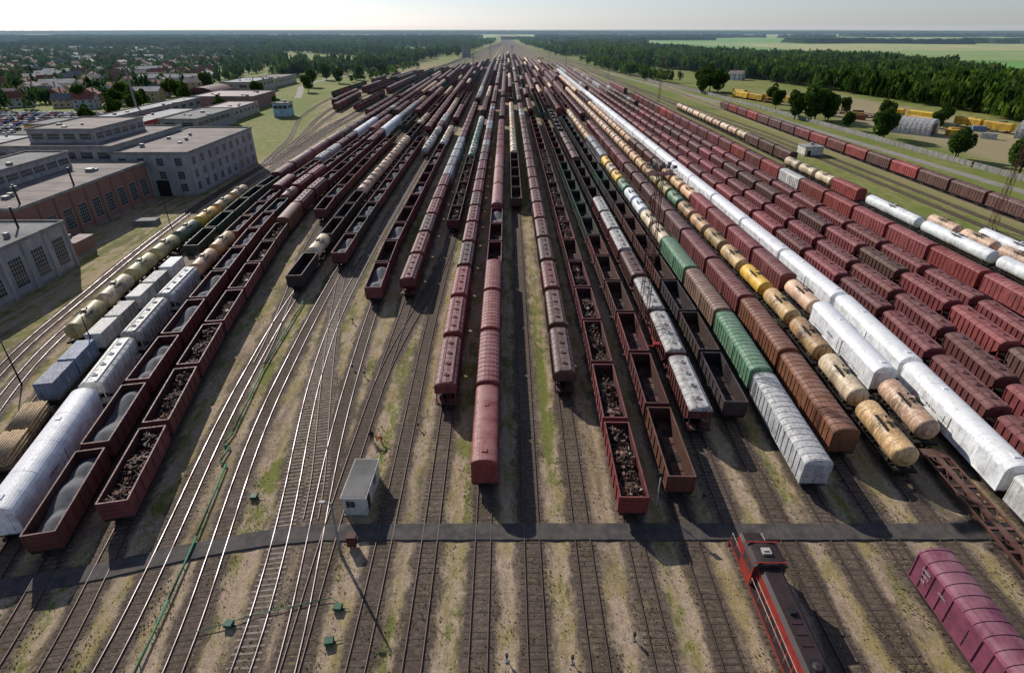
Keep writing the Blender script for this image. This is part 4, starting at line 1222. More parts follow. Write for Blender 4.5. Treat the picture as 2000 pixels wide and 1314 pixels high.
def put_mast(x, y, M=M1, H=28.3, lab='tall red lattice floodlight mast standing between the tracks'):
    root = obj('floodlight_mast', None, (x, y, 0), random.uniform(-0.1, 0.1), label=lab, category='floodlight mast', group='floodlight masts')
    obj('lattice_frame', M[0], parent=root); p = obj('platform', M[1], parent=root); obj('footing', M[3], parent=root)
    for k, xx in enumerate((-1.6, -0.5, 0.6, 1.6)):
        for yy, rz in ((-1.1, 0), (1.1, math.pi)):
            o = obj('floodlight', M[2], (xx, yy * 1.05, H + 1.2), rz, parent=p); o.rotation_euler = (rad(-25), 0, rz)
put_mast(22.3, 84)
for x, y in ((128, 145), (109, 440), (111, 684), (-30, 560), (22.5, 420), (60, 900), (-86, 600), (-57, 860), (75, 800), (5.5, 700), (-110, 780), (-23.5, 900)):
    put_mast(x, y, lab='tall red lattice floodlight mast beside rows of wagons')
b = MB()
for x in (-1.3, 1.3): b.box(x - 0.1, x + 0.1, -0.1, 0.1, 0, 3.6, 'loco_red')
b.box(-1.4, 1.4, -0.1, 0.1, 3.6, 3.85, 'loco_red'); b.box(-0.1, 0.1, -0.1, 3.0, 3.6, 3.8, 'loco_red'); b.box(-0.5, 0.5, -0.4, 0.4, 3.85, 4.3, 'loco_red')
obj('steel_gantry', b.mesh('steel_gantry'), (22.9, 76.5, 0), label='small red steel gantry at the foot of the mast', category='gantry')
b = MB(); b.cyl((0, 0, 0), (0, 0, 29), 0.75, 0.45, 12, 'concrete')
o = obj('floodlight_mast', b.mesh('mast_tube'), (-212, 350, 0), label='tall pale tubular mast beside the depot sheds', category='floodlight mast')
b = MB(); b.cyl((0, 0, 28.8), (0, 0, 29.6), 1.6, 1.6, 14, 'concrete'); obj('platform', b.mesh('platform'), parent=o)

# ------------------------------------------------------------------ buildings
def window_mesh(w, h, nx, nz, arch=False):
    b = MB()
    b.box(-w / 2, w / 2, 0.0, 0.03, 0, h, 'window_glass')
    t = 0.09
    b.box(-w / 2 - t, -w / 2, -0.01, 0.07, -t, h + t, 'window_frame'); b.box(w / 2, w / 2 + t, -0.01, 0.07, -t, h + t, 'window_frame')
    b.box(-w / 2, w / 2, -0.01, 0.07, -t, 0, 'window_frame'); b.box(-w / 2, w / 2, -0.01, 0.07, h, h + t, 'window_frame')
    for i in range(1, nx): x = -w / 2 + w * i / nx; b.box(x - 0.04, x + 0.04, 0.03, 0.055, 0, h, 'window_frame')
    for i in range(1, nz): z = h * i / nz; b.box(-w / 2, w / 2, 0.03, 0.053, z - 0.04, z + 0.04, 'window_frame')
    return b.mesh('window')
WIN = {}
def building(name, lab, x0, x1, y0, y1, h, wall='plaster_wall', roof='flat_roof', win=None, south=True, parapet=0.4, color=None, cat='building', door=None, east=True, extra=None):
    cx, cy = (x0 + x1) / 2, (y0 + y1) / 2; hx, hy = (x1 - x0) / 2, (y1 - y0) / 2
    root = obj(name, None, (cx, cy, 0), label=lab, category=cat)
    b = MB(); b.box(-hx, hx, -hy, hy, 0, h, wall)
    if win and win.get('pil'):
        n = win['n']
        for i in range(n + 1):
            y = -hy + 0.4 + (2 * hy - 0.8) * i / n; b.box(hx, hx + 0.3, y - 0.35, y + 0.35, 0, h - 0.3, wall)
    b.box(-hx - 0.05, hx + 0.05, -hy - 0.05, hy + 0.05, 0, 0.6, 'concrete')
    obj('wall', b.mesh('wall'), parent=root, color=color or (0.5, 0.5, 0.45, 0.2))
    b = MB()
    b.box(-hx - 0.3, hx + 0.3, -hy - 0.3, hy + 0.3, h, h + 0.25, 'concrete', roof)
    p = parapet
    if p:
        b.box(-hx - 0.3, hx + 0.3, -hy - 0.3, -hy, h + 0.25, h + 0.25 + p, 'concrete'); b.box(-hx - 0.3, hx + 0.3, hy, hy + 0.3, h + 0.25, h + 0.25 + p, 'concrete')
        b.box(-hx - 0.3, -hx, -hy, hy, h + 0.25, h + 0.25 + p, 'concrete'); b.box(hx, hx + 0.3, -hy, hy, h + 0.25, h + 0.25 + p, 'concrete')
    rng = random.Random(int(x0 * 7 + y0))
    for k in range(int(hx * hy / 60) + 1):
        x = rng.uniform(-hx * 0.8, hx * 0.8); y = rng.uniform(-hy * 0.8, hy * 0.8); s = rng.uniform(0.3, 0.9)
        b.box(x - s, x + s, y - s, y + s, h + 0.251, h + 0.25 + rng.uniform(0.4, 1.1), 'concrete', 'grey_roof')
    nseam = max(2, int(hy / 4))
    for k in range(1, nseam):
        y = -hy + 2 * hy * k / nseam
        b.box(-hx + 0.05, hx - 0.05, y - 0.06, y + 0.06, h + 0.25, h + 0.29, 'concrete')
    obj('roof', b.mesh('roof'), parent=root)
    if win:
        key = (win['w'], win['h'], win['nx'], win['nz'])
        if key not in WIN: WIN[key] = window_mesh(*key)
        for z in win['z']:
            n = win['n']
            if east:
                for i in range(n):
                    y = -hy + 0.4 + (2 * hy - 0.8) * (i + 0.5) / n
                    obj('window', WIN[key], (hx, y, z), rad(-90), parent=root)
            if south:
                m = max(1, int(n * hx / hy))
                for i in range(m):
                    x = -hx + 0.4 + (2 * hx - 0.8) * (i + 0.5) / m
                    obj('window', WIN[key], (x, -hy, z), rad(180), parent=root)
    if door:
        for (dx, w, hh) in door:
            b = MB(); b.box(dx - w / 2, dx + w / 2, -hy - 0.08, -hy - 0.002, 0, hh, 'iron_dark'); obj('door', b.mesh('door'), parent=root)
    return root
building('depot_building', 'grey rendered depot building with tall paned windows', -128, -96.5, 78, 121, 9.8, 'plaster_wall', 'flat_roof', dict(w=3.2, h=5.6, nx=5, nz=7, n=7, z=[1.8], pil=True))
building('brick_depot', 'long red brick depot hall with rows of tall windows', -150, -110.5, 127, 178, 10.8, 'brick_wall', 'flat_roof_brown', dict(w=3.0, h=4.8, nx=4, nz=6, n=9, z=[2.2], pil=True))
building('roof_clerestory', 'raised glazed clerestory on the brick depot roof', -140, -128, 128, 172, 15.0, 'plaster_wall', 'flat_roof', dict(w=4.0, h=1.6, nx=6, nz=2, n=9, z=[12.3]))
building('workshop_building', 'pale grey three-storey workshop block with white windows', -122, -98.5, 181, 231, 13.0, 'plaster_wall', 'flat_roof_brown', dict(w=2.0, h=2.3, nx=3, nz=3, n=9, z=[1.6, 5.4, 9.4]), door=[(-6, 4, 5), (2, 4, 5)])
building('workshop_annex', 'lower grey annex with dark garage doors', -128, -111, 179, 180.9, 9.5, 'plaster_wall', 'flat_roof_brown', None, door=[(-5, 4, 5), (0, 4, 5), (5, 4, 5)])
building('workshop_hall', 'wide workshop hall with glazed upper storey', -160, -122.2, 183, 225, 14.5, 'plaster_wall', 'flat_roof_brown', dict(w=3.5, h=2.0, nx=5, nz=2, n=8, z=[11.2]))
building('workshop_upper_hall', 'raised glazed upper hall on the workshop roof', -152, -131, 190, 218, 18.5, 'plaster_wall', 'flat_roof_brown', dict(w=3.5, h=1.8, nx=5, nz=2, n=6, z=[15.8]))
building('shed', 'small brick shed with dark red roof between depots', -104.5, -99.5, 126, 132, 3.4, 'brick_wall', 'maroon_roof', None, parapet=0, door=[(0, 1.2, 2.2)])
building('warehouse', 'low pale yellow warehouse with light roof', -236, -168, 205, 232, 6, 'building_paint', 'flat_roof_light', dict(w=3, h=1.5, nx=3, nz=1, n=4, z=[3]), color=(0.6, 0.45, 0.12, 0.1))
building('warehouse', 'low warehouse with patched pale roof', -250, -175, 240, 262, 5.5, 'building_paint', 'flat_roof_light', dict(w=3, h=1.5, nx=3, nz=1, n=5, z=[3]), color=(0.5, 0.48, 0.42, 0.1))
building('warehouse', 'low grey workshop beyond the brick depot', -215, -165, 160, 198, 6.5, 'plaster_wall', 'flat_roof', None)
building('workshop_shed', 'long shed with red walls and pale roof', -190, -178, 266, 345, 6.5, 'building_paint', 'flat_roof_light', dict(w=5, h=1.5, nx=6, nz=1, n=12, z=[3.6]), color=(0.4, 0.04, 0.04, 0.1), parapet=0)
building('workshop_shed', 'long grey industrial shed with ribbon windows', -170, -152, 296, 340, 7.5, 'building_paint', 'flat_roof', dict(w=5, h=1.8, nx=6, nz=2, n=7, z=[4.4]), color=(0.3, 0.3, 0.3, 0.2))
building('workshop_shed', 'lower dark-roofed shed behind the grey shed', -174, -156, 342, 384, 6.2, 'building_paint', 'maroon_roof', dict(w=3, h=1.5, nx=4, nz=1, n=7, z=[3.4]), color=(0.4, 0.36, 0.32, 0.2))
building('workshop_shed', 'grey industrial shed beside the long workshops', -205, -194, 300, 390, 8, 'building_paint', 'flat_roof_light', dict(w=5, h=1.8, nx=6, nz=2, n=10, z=[5]), color=(0.3, 0.28, 0.28, 0.2))
building('workshop_shed', 'brownish shed with flat dark red roof', -205, -165, 400, 440, 7.5, 'building_paint', 'maroon_roof', None, color=(0.3, 0.17, 0.15, 0.2))
building('workshop_shed', 'small yellow shed with pale roof', -232, -214, 290, 312, 6, 'building_paint', 'flat_roof', None, color=(0.6, 0.4, 0.08, 0.2))
building('workshop_shed', 'pale depot shed with window bands', -226, -202, 490, 540, 9, 'building_paint', 'flat_roof_light', dict(w=6, h=1.8, nx=6, nz=2, n=6, z=[5.5]), color=(0.42, 0.4, 0.35, 0.2))
building('workshop_shed', 'lower pale shed behind the depot shed', -228, -206, 545, 610, 7, 'building_paint', 'flat_roof_brown', dict(w=4, h=1.6, nx=6, nz=2, n=8, z=[4]), color=(0.5, 0.45, 0.35, 0.2))
building('yard_control_building', 'tall grey yard control building over the tracks', -82, -66, 1150, 1162, 21, 'concrete', 'flat_roof', None)
building('signal_box', 'two-storey signal box with pale blue lower walls', -139, -130, 362, 371, 7.5, 'building_paint', 'flat_roof_light', dict(w=2.2, h=1.8, nx=3, nz=1, n=3, z=[4.8]), color=(0.35, 0.5, 0.58, 0.1))
building('trackside_shed', 'small pale concrete equipment shed on the grass', 123.5, 131, 243, 250, 3.6, 'building_paint', 'flat_roof_light', None, color=(0.6, 0.56, 0.5, 0.1), parapet=0, door=[(-2, 1.4, 2.2)])
def hangar(x, y, w, L, h, rz, m, lab):
    b = MB(); pr = [(w * math.cos(math.pi * i / 16), h * math.sin(math.pi * i / 16)) for i in range(17)]
    b.ext(pr, -L / 2, L / 2, m, sm=False)
    for i in range(10):
        y_ = -L / 2 + L * i / 9; b.ext([(p * 1.01, q * 1.01) for p, q in pr], y_ - 0.12, y_ + 0.12, m)
    o = obj('storage_hangar', b.mesh('hangar_shell'), (x, y, 0), rz, label=lab, category='hangar')
    b = MB(); b.box(-w * 0.4, w * 0.4, -L / 2 - 0.2, -L / 2 - 0.13, 0, h * 0.7, 'iron_dark'); obj('door', b.mesh('door'), parent=o)
hangar(206, 304, 7.5, 20, 7.5, rad(40), 'grey_roof', 'grey corrugated barrel-roofed storage hangar')
hangar(258, 284, 7.5, 20, 7.5, rad(40), 'grey_roof', 'pale corrugated barrel-roofed storage hangar')
hangar(-218, 455, 14, 32, 10, 0, 'maroon_roof', 'large hall with a maroon arched roof')
b = MB(); b.cyl((0, 0, 0), (0, 0, 4.5), 0.22, 0.22, 10, 'iron_dark')
cm = b.mesh('vent_pipe')
for x, y, z in ((-103, 117, 10.0), (-113, 150, 11.0), (-113.5, 132, 11.0), (-120, 96, 10.0)):
    obj('vent_pipe', cm, (x, y, z), label='dark metal vent pipe rising from the depot roof', category='chimney', group='vent pipes')
b = MB()
for i in range(4): b.box(-3, 3, -1.6, 1.6, i * 0.34 + 0.02, i * 0.34 + 0.3, 'concrete')
obj('slab_stack', b.mesh('slab_stack'), (-98.5, 152, 0), rad(8), label='stack of grey concrete slabs in front of the brick depot', category='slabs')

# houses
def house_mesh(w, l, h, rh, roofm):
    b = MB()
    b.box(-w / 2, w / 2, -l / 2, l / 2, 0, h, 'building_paint')
    for sy in (-1, 1): b.poly([(-w / 2, sy * l / 2, h), (w / 2, sy * l / 2, h), (0, sy * l / 2, h + rh)], 'building_paint')
    e = 0.5
    k = rh / (w / 2)
    for sx in (-1, 1):
        b.poly([(0, -l / 2 - e, h + rh + 0.1), (0, l / 2 + e, h + rh + 0.1), (sx * (w / 2 + e), l / 2 + e, h - e * k + 0.1), (sx * (w / 2 + e), -l / 2 - e, h - e * k + 0.1)], roofm)
    b.box(w * 0.15, w * 0.15 + 0.7, -0.4, 0.4, h + rh * 0.4, h + rh + 0.9, 'brick_wall')
    for z in ([1.0] if h < 4.5 else [1.0, 3.8]):
        for i in range(3):
            y = -l / 2 + l * (i + 0.5) / 3
            for sx in (-1, 1):
                xa, xb = sorted((sx * w / 2, sx * (w / 2 + 0.04))); b.box(xa, xb, y - 0.6, y + 0.6, z, z + 1.3, 'window_glass')
        for x in (-w * 0.25, w * 0.25): b.box(x - 0.6, x + 0.6, -l / 2 - 0.04, -l / 2, z, z + 1.3, 'window_glass')
    return b.mesh('house')
HM = [house_mesh(10, 13, 6, 3.6, 'tile_red'), house_mesh(9, 11, 5, 3.4, 'tile_grey'), house_mesh(11, 14, 6, 2.6, 'flat_roof_brown'), house_mesh(12, 26, 7, 2.5, 'flat_roof_light')]
hc = [(0.6, 0.56, 0.5, 0.1), (0.5, 0.4, 0.27, 0.1), (0.4, 0.4, 0.4, 0.1), (0.62, 0.61, 0.58, 0.05), (0.32, 0.17, 0.13, 0.1)]
HOUSES = []
rng = random.Random(5)
tries = 0
while len(HOUSES) < 295 and tries < 8000:
    tries += 1
    y = 400 * math.exp(rng.random() * 1.35); x = rng.uniform(-0.80 * (y + 30), -0.38 * y - 60)
    if any((x - a) ** 2 + (y - b_) ** 2 < 19 ** 2 for a, b_ in HOUSES): continue
    if y < 640 and x > -260: continue
    HOUSES.append((x, y))
    i = rng.choice([0, 0, 1, 1, 2, 2, 3])
    o = obj('house', HM[i], (x, y, 0), rad(rng.choice([15, 105]) + rng.uniform(-8, 8)), color=rng.choice(hc), label=['two-storey house with red tiled gable roof', 'small house with steep grey gable roof', 'two-storey house with low grey roof', 'long low block with pale roof'][i] + ' among trees', category='house', group='houses of the town')
for x, y in ((325, 455), (338, 462), (350, 450), (365, 470), (236, 640)):
    obj('house', HM[rng.choice([0, 2])], (x, y, 0), rad(rng.uniform(0, 90)), color=hc[3], label='pale house with gable roof at the edge of the wood', category='house', group='houses by the wood')

# parked cars
def car_meshes():
    b = MB(); prof = [(-2.1, 0.35), (2.1, 0.35), (2.15, 0.75), (1.2, 0.92), (0.6, 1.42), (-1.1, 1.45), (-1.8, 0.98), (-2.15, 0.9)]
    for sx in (-0.85, 0.85): b.poly([(sx, y, z) for y, z in prof], 'building_paint')
    for i in range(8):
        (ya, za), (yb, zb) = prof[i], prof[(i + 1) % 8]
        g = i in (3, 5)
        b.poly([(-0.85, ya, za), (0.85, ya, za), (0.85, yb, zb), (-0.85, yb, zb)], 'window_glass' if g else 'building_paint')
    for sx in (-1, 1):
        b.poly([(sx * 0.86, 1.0, 0.95), (sx * 0.86, 0.55, 1.36), (sx * 0.86, -1.05, 1.38), (sx * 0.86, -1.6, 1.0)], 'window_glass')
        for y in (-1.35, 1.35): b.cyl((sx * 0.7, y, 0.33), (sx * 0.88, y, 0.33), 0.33, 0.33, 12, 'tyre')
    return b.mesh('car')
CARM = car_meshes()
b = MB(); b.poly([(-345, 268, 0.01), (-236, 268, 0.01), (-236, 392, 0.01), (-345, 392, 0.01)], 'asphalt')
obj('parking_lot', b.mesh('parking_lot'), kind='structure', label='asphalt car park beside the workshops', category='car park')
for r in range(14):
    for i in range(30):
        if rng.random() < 0.3: continue
        yy = 274 + r * 8; xx = -336 + i * 3.1
        if xx < -0.8 * (yy + 25): continue
        obj('parked_car', CARM, (xx + rng.uniform(-0.2, 0.2), yy, 0.02), rad(rng.choice([0, 180]) + rng.uniform(-3, 3)), color=rng.choice([(0.6, 0.6, 0.6, 0), (0.03, 0.03, 0.035, 0), (0.3, 0.03, 0.03, 0), (0.05, 0.1, 0.25, 0), (0.3, 0.32, 0.34, 0), (0.75, 0.75, 0.75, 0)]), label='parked passenger car on the asphalt car park', category='car', group='cars in the car park')
for x, y, c in ((222, 296, 'yell'), (228, 303, 'yell'), (214, 325, 'blue'), (236, 318, 'tgreen'), (232, 285, 'dwhite'), (244, 308, 'blue'), (268, 325, 'tgreen'), (205, 350, 'rust'), (270, 310, 'dwhite'), (210, 362, 'yell'), (216, 372, 'rust'), (228, 360, 'dwhite'), (196, 380, 'yell'), (190, 440, 'rust'), (206, 400, 'blue'), (262, 340, 'yell'), (182, 455, 'rustdark'), (176, 470, 'yell'), (188, 465, 'rust'), (199, 452, 'dwhite'), (226, 335, 'rustdark'), (247, 352, 'rust'), (218, 345, 'dark'), (254, 318, 'rust'), (197, 410, 'dwhite'), (185, 485, 'rustdark')):
    cc, cl = colr(c); o = obj('container', CONT, (x, y, 0), rad(rng.uniform(20, 110)), color=cc, label=cl + ' storage container on the works yard', category='shipping container', group='containers on the works yard')
    obj('door', CONTD, parent=o, color=cc)
# fence
b = MB(); fp = [(181, 185), (178, 222), (172, 330), (167, 400), (160, 493), (138, 640)]
for i in range(len(fp) - 1):
    a, c_ = Vector((*fp[i], 0)), Vector((*fp[i + 1], 0)); L = (c_ - a).length; n = int(L / 3); d = (c_ - a).normalized()
    rot = Matrix.Rotation(math.atan2(d.y, d.x), 3, 'Z')
    for k in range(n):
        p_ = a + d * (3 * k + 1.5); b.obox((p_.x, p_.y, 1.1), (2.85, 0.1, 2.1 + random.uniform(-0.1, 0.05)), rot, 'concrete'); q_ = a + d * 3 * k; b.obox((q_.x, q_.y, 1.2), (0.2, 0.22, 2.4), rot, 'concrete')
obj('fence', b.mesh('fence'), label='long grey concrete panel fence along the yard', category='fence')
strip('road', [(172, 150), (168, 190), (162, 300), (155, 420), (132, 620), (105, 900)], 5, 0.012, 'road_grey', kind='structure', label='pale service road beside the yard', category='road')
strip('road', [(-160, 470), (-168, 500), (-186, 560), (-190, 620), (-175, 760)], 5, 0.012, 'road_grey', kind='structure', label='pale track beside the workshops', category='road')

# ------------------------------------------------------------------ people
def person(x, y, verts, edges, radii, lab, col, rz=0):
    me = bpy.data.meshes.new('person'); me.from_pydata(verts, edges, [])
    o = obj('person', me, (x, y, 0.03), rz, label=lab, category='person')
    me.materials.append(MATS[col])
    md = o.modifiers.new('Skin', 'SKIN'); md.use_smooth_shade = True
    for i, r in enumerate(radii):
        me.skin_vertices[0].data[i].radius = (r, r)
    me.skin_vertices[0].data[0].use_root = True
    s = o.modifiers.new('Sub', 'SUBSURF'); s.levels = 1; s.render_levels = 1
    return o
V = [(0, 0, 0.95), (0, 0, 1.2), (0, 0, 1.42), (0, 0.01, 1.53), (0.1, 0, 0.9), (0.12, 0.02, 0.5), (0.13, 0, 0.08), (0.14, -0.16, 0.04), (-0.1, 0, 0.9), (-0.13, 0.0, 0.5), (-0.15, 0.02, 0.08), (-0.16, -0.14, 0.04), (0.2, 0, 1.4), (0.27, 0.02, 1.12), (0.25, -0.12, 0.9), (-0.2, 0, 1.4), (-0.28, 0.02, 1.12), (-0.27, -0.1, 0.88), (0.25, -0.16, 0.8), (-0.27, -0.14, 0.78)]
E = [(0, 1), (1, 2), (2, 3), (0, 4), (4, 5), (5, 6), (6, 7), (0, 8), (8, 9), (9, 10), (10, 11), (2, 12), (12, 13), (13, 14), (2, 15), (15, 16), (16, 17), (14, 18), (17, 19)]
Rr = [0.17, 0.17, 0.18, 0.07, 0.11, 0.08, 0.055, 0.05, 0.11, 0.08, 0.055, 0.05, 0.08, 0.055, 0.04, 0.08, 0.055, 0.04, 0.035, 0.035]
def ell(b, c, r, m, n=10, rows_only=None):
    rows = []
    for j in range(n + 1):
        ph = math.pi * j / n; rows.append([(c[0] + r[0] * math.sin(ph) * math.cos(2 * math.pi * i / 12), c[1] + r[1] * math.sin(ph) * math.sin(2 * math.pi * i / 12), c[2] + r[2] * math.cos(ph)) for i in range(12)])
    for j in range(rows_only or n):
        for i in range(12):
            b.poly([rows[j][i], rows[j][(i + 1) % 12], rows[j + 1][(i + 1) % 12], rows[j + 1][i]], m, True)
def head(par, p):
    b = MB()
    ell(b, p, (0.08, 0.1, 0.12), 'skin')
    ell(b, (p[0], p[1] - 0.1, p[2] - 0.01), (0.015, 0.025, 0.03), 'skin', 6)
    for sx in (-1, 1):
        ell(b, (p[0] + sx * 0.03, p[1] - 0.088, p[2] + 0.02), (0.012, 0.012, 0.008), 'hair', 6)
        ell(b, (p[0] + sx * 0.082, p[1], p[2]), (0.015, 0.02, 0.03), 'skin', 6)
    ell(b, (p[0], p[1] - 0.092, p[2] - 0.055), (0.025, 0.012, 0.006), 'hair', 6)
    obj('head', b.mesh('head'), parent=par)
    b = MB(); ell(b, (p[0], p[1] + 0.012, p[2] + 0.015), (0.09, 0.105, 0.125), 'hair', 10, 5)
    obj('hair', b.mesh('hair'), parent=par)
P1 = person(-17.6, 58.4, V, E, Rr, 'person in dark work clothes standing on the gravel', 'cloth_dark', rad(20))
head(P1, (0, 0, 1.65))
V2 = [(0, 0.15, 0.88), (0, -0.1, 1.08), (0, -0.35, 1.18), (0, -0.45, 1.2), (0.11, 0.15, 0.84), (0.13, 0.05, 0.47), (0.14, 0.15, 0.08), (0.15, 0.0, 0.04), (-0.11, 0.15, 0.84), (-0.14, 0.0, 0.48), (-0.16, 0.18, 0.08), (-0.17, 0.02, 0.04), (0.2, -0.33, 1.14), (0.24, -0.42, 0.86), (0.12, -0.5, 0.62), (-0.2, -0.33, 1.14), (-0.24, -0.42, 0.86), (-0.12, -0.5, 0.6), (0.08, -0.52, 0.54), (-0.08, -0.52, 0.52)]
P2 = person(-16.4, 58.0, V2, E, Rr, 'person in orange work clothes bending over by the track', 'cloth_orange', rad(-60))
head(P2, (0, -0.55, 1.22))

# ------------------------------------------------------------------ trees
NR = np.random.default_rng(3)
def crown(h, w, n, size, z0, kind='dec'):
    K = 9
    if kind == 'con':
        zz = NR.random(n) ** 0.8; r = (1 - zz) * w * (0.6 + 0.4 * NR.random(n)); a = NR.random(n) * 2 * np.pi
        c = np.stack([r * np.cos(a), r * np.sin(a), z0 + zz * (h - z0)], 1); lobe = NR.random(n) * 0.3
    else:
        lc = NR.normal(size=(K, 3)); lc /= np.linalg.norm(lc, axis=1)[:, None]; lc *= (0.35 + 0.4 * NR.random(K))[:, None]
        lr = 0.38 + 0.22 * NR.random(K)
        k = NR.integers(0, K, n); d = NR.normal(size=(n, 3)); d /= np.linalg.norm(d, axis=1)[:, None]
        c = lc[k] + d * (lr[k] * (0.7 + 0.3 * NR.random(n)))[:, None]
        c = c * np.array([w, w, (h - z0) / 2]) + np.array([0, 0, (h + z0) / 2])
        lobe = NR.random(K)[k] * 0.45
    u = NR.normal(size=(n, 3)); u /= np.linalg.norm(u, axis=1)[:, None]
    v = NR.normal(size=(n, 3)); v -= (v * u).sum(1)[:, None] * u; v /= np.linalg.norm(v, axis=1)[:, None]
    s = (size * (0.6 + 0.8 * NR.random(n)))[:, None]
    q = np.stack([c - u * s - v * s * 0.7, c + u * s * 0.8 - v * s, c + u * s + v * s * 0.8, c - u * s * 0.9 + v * s], 1).reshape(-1, 3)
    t = np.repeat(lobe + 0.35 * NR.random(n) + 0.05, 4)
    return q.astype(np.float32), t.astype(np.float32)
def quadmesh(name, V, T, mat):
    me = bpy.data.meshes.new(name); nv = len(V); nf = nv // 4
    me.vertices.add(nv); me.vertices.foreach_set('co', V.reshape(-1))
    me.loops.add(nv); me.loops.foreach_set('vertex_index', np.arange(nv, dtype=np.int32))
    me.polygons.add(nf); me.polygons.foreach_set('loop_start', np.arange(0, nv, 4, dtype=np.int32)); me.polygons.foreach_set('loop_total', np.full(nf, 4, dtype=np.int32))
    me.update(calc_edges=True); set_tint(me, T); me.materials.append(MATS[mat])
    return me
TT = []
for i in range(5):
    con = i == 4
    q, t = crown(1.0 * 14, 4.6, 2600, 0.34, 2.2, 'con' if con else 'dec')
    cm_ = quadmesh('crown', q, t, 'foliage')
    b = MB(); b.cyl((0, 0, 0), (0.1, 0, 5), 0.3, 0.2, 8, 'bark'); b.cyl((0.1, 0, 5), (0, 0.1, 12), 0.2, 0.05, 8, 'bark')
    for k in range(6):
        a = k * 1.1; z = 4 + k * 1.1; b.cyl((0.08, 0, z), (2.6 * math.cos(a), 2.6 * math.sin(a), z + 2.2), 0.1, 0.03, 5, 'bark')
    TT.append((b.mesh('trunk'), cm_))
def tree(x, y, h, w=None, lab='leafy green tree', kind=None):
    i = kind if kind is not None else rng.randint(0, 3); s = h / 14; sw = (w / 4.6) if w else s
    root = obj('tree', None, (x, y, 0), rng.uniform(0, 6.28), label=lab, category='tree', group='single trees')
    for n, m_ in (('trunk', TT[i][0]), ('crown', TT[i][1])):
        o = obj(n, m_, parent=root); o.scale = (sw, sw, s)
for x, y, h in ((180, 234, 12.5), (184, 238, 11), (178, 283, 14.5), (183, 288, 13), (174, 345, 19), (179, 350, 17), (183, 343, 16), (168, 352, 16), (186, 352, 15), (169, 514, 21), (173, 506, 18), (164, 520, 19), (158, 500, 15), (178, 520, 18), (181, 203, 17), (187, 207, 15), (192, 212, 15), (178, 312, 9), (176, 398, 12), (212, 338, 12), (240, 330, 11), (225, 312, 9), (193, 372, 11), (187, 430, 13), (208, 372, 10)):
    tree(x, y, h, h * 0.36, 'leafy green tree beside the concrete fence')
for x, y, h in ((-240, 395, 14), (-232, 360, 12), (-225, 372, 13), (-165, 514, 13), (-175, 560, 15), (-162, 600, 14), (-185, 640, 16), (-153, 640, 13), (-262, 262, 10), (-228, 330, 11), (-222, 425, 14), (-245, 460, 14), (-262, 480, 13), (-250, 520, 15), (-140, 700, 14), (-255, 400, 13), (-240, 405, 12), (-270, 430, 14), (-285, 410, 14), (-148, 392, 9), (-182, 388, 10), (-190, 470, 12)):
    tree(x, y, h, h * 0.38, 'leafy round tree among the workshop buildings')

def inpoly(x, y, P):
    c = False; n = len(P)
    for i in range(n):
        x1, y1 = P[i]; x2, y2 = P[(i + 1) % n]
        if (y1 > y) != (y2 > y) and x < (x2 - x1) * (y - y1) / (y2 - y1) + x1: c = not c
    return c
def mass(name, lab, pts, nleaf, size, mat, hmin, hmax, wr=0.3):
    TP = [crown(1.0, 1.0, nleaf, size, 0.12, 'con' if i == 7 else 'dec') for i in range(8)]
    Vs = []; Ts = []
    for (x, y) in pts:
        cl = 0.5 + 0.5 * math.sin(x * 0.05 + 1.3 * math.sin(y * 0.03)) * math.cos(y * 0.041 + x * 0.013)
        h = hmin + (hmax - hmin) * (0.55 * rng.random() + 0.45 * cl); i = rng.choice([0, 1, 2, 3, 4, 5, 6, 0, 1, 2, 3, 7]); q, t = TP[i]; a = rng.uniform(0, 6.28); w = h * wr * rng.uniform(0.7, 1.35)
        ca, sa = math.cos(a), math.sin(a)
        V = np.empty_like(q); V[:, 0] = (q[:, 0] * ca - q[:, 1] * sa) * w + x; V[:, 1] = (q[:, 0] * sa + q[:, 1] * ca) * w + y; V[:, 2] = q[:, 2] * h
        Vs.append(V); Ts.append(np.clip(t + rng.uniform(-0.35, 0.4), 0, 1))
    me = quadmesh(name, np.concatenate(Vs).astype(np.float32), np.concatenate(Ts).astype(np.float32), mat)
    obj(name, me, kind='stuff', label=lab, category='forest')
def scatter(P, sp, jit=0.45, keep=1.0, avoid=None):
    xs = [p[0] for p in P]; ys = [p[1] for p in P]; out = []
    y = min(ys); r = 0
    while y < max(ys):
        x = min(xs) + (r % 2) * sp / 2
        while x < max(xs):
            px, py = x + rng.uniform(-jit, jit) * sp, y + rng.uniform(-jit, jit) * sp
            if rng.random() < keep and inpoly(px, py, P) and abs(px) < 0.86 * (py + 25) + 15:
                if not avoid or avoid(px, py): out.append((px, py))
            x += sp
        y += sp * 0.9; r += 1
    return out
def clr(x, y):
    return math.sin(x * 0.011 + 1.7 * math.sin(y * 0.0052)) * math.sin(y * 0.0073 + 0.9 + x * 0.004)
PR = [(292, 300), (289, 396), (283, 474), (259, 617), (222, 768), (165, 940), (128, 1326), (110, 1900), (250, 1900), (330, 1500), (475, 1160), (560, 955), (520, 700), (462, 540), (450, 300)]
mass('forest', 'dense mixed green wood beside the works yard', scatter(PR, 7.8, 0.8, 1.0, lambda x, y: y < 900 or clr(x, y) < 0.45), 100, 0.14, 'foliage', 9, 19, 0.36)
mass('forest', 'row of trees along the yard edge', [(rng.uniform(145, 175) - (y - 560) * 0.09, y) for y in np.linspace(600, 960, 80)], 110, 0.11, 'foliage', 7, 15, 0.36)
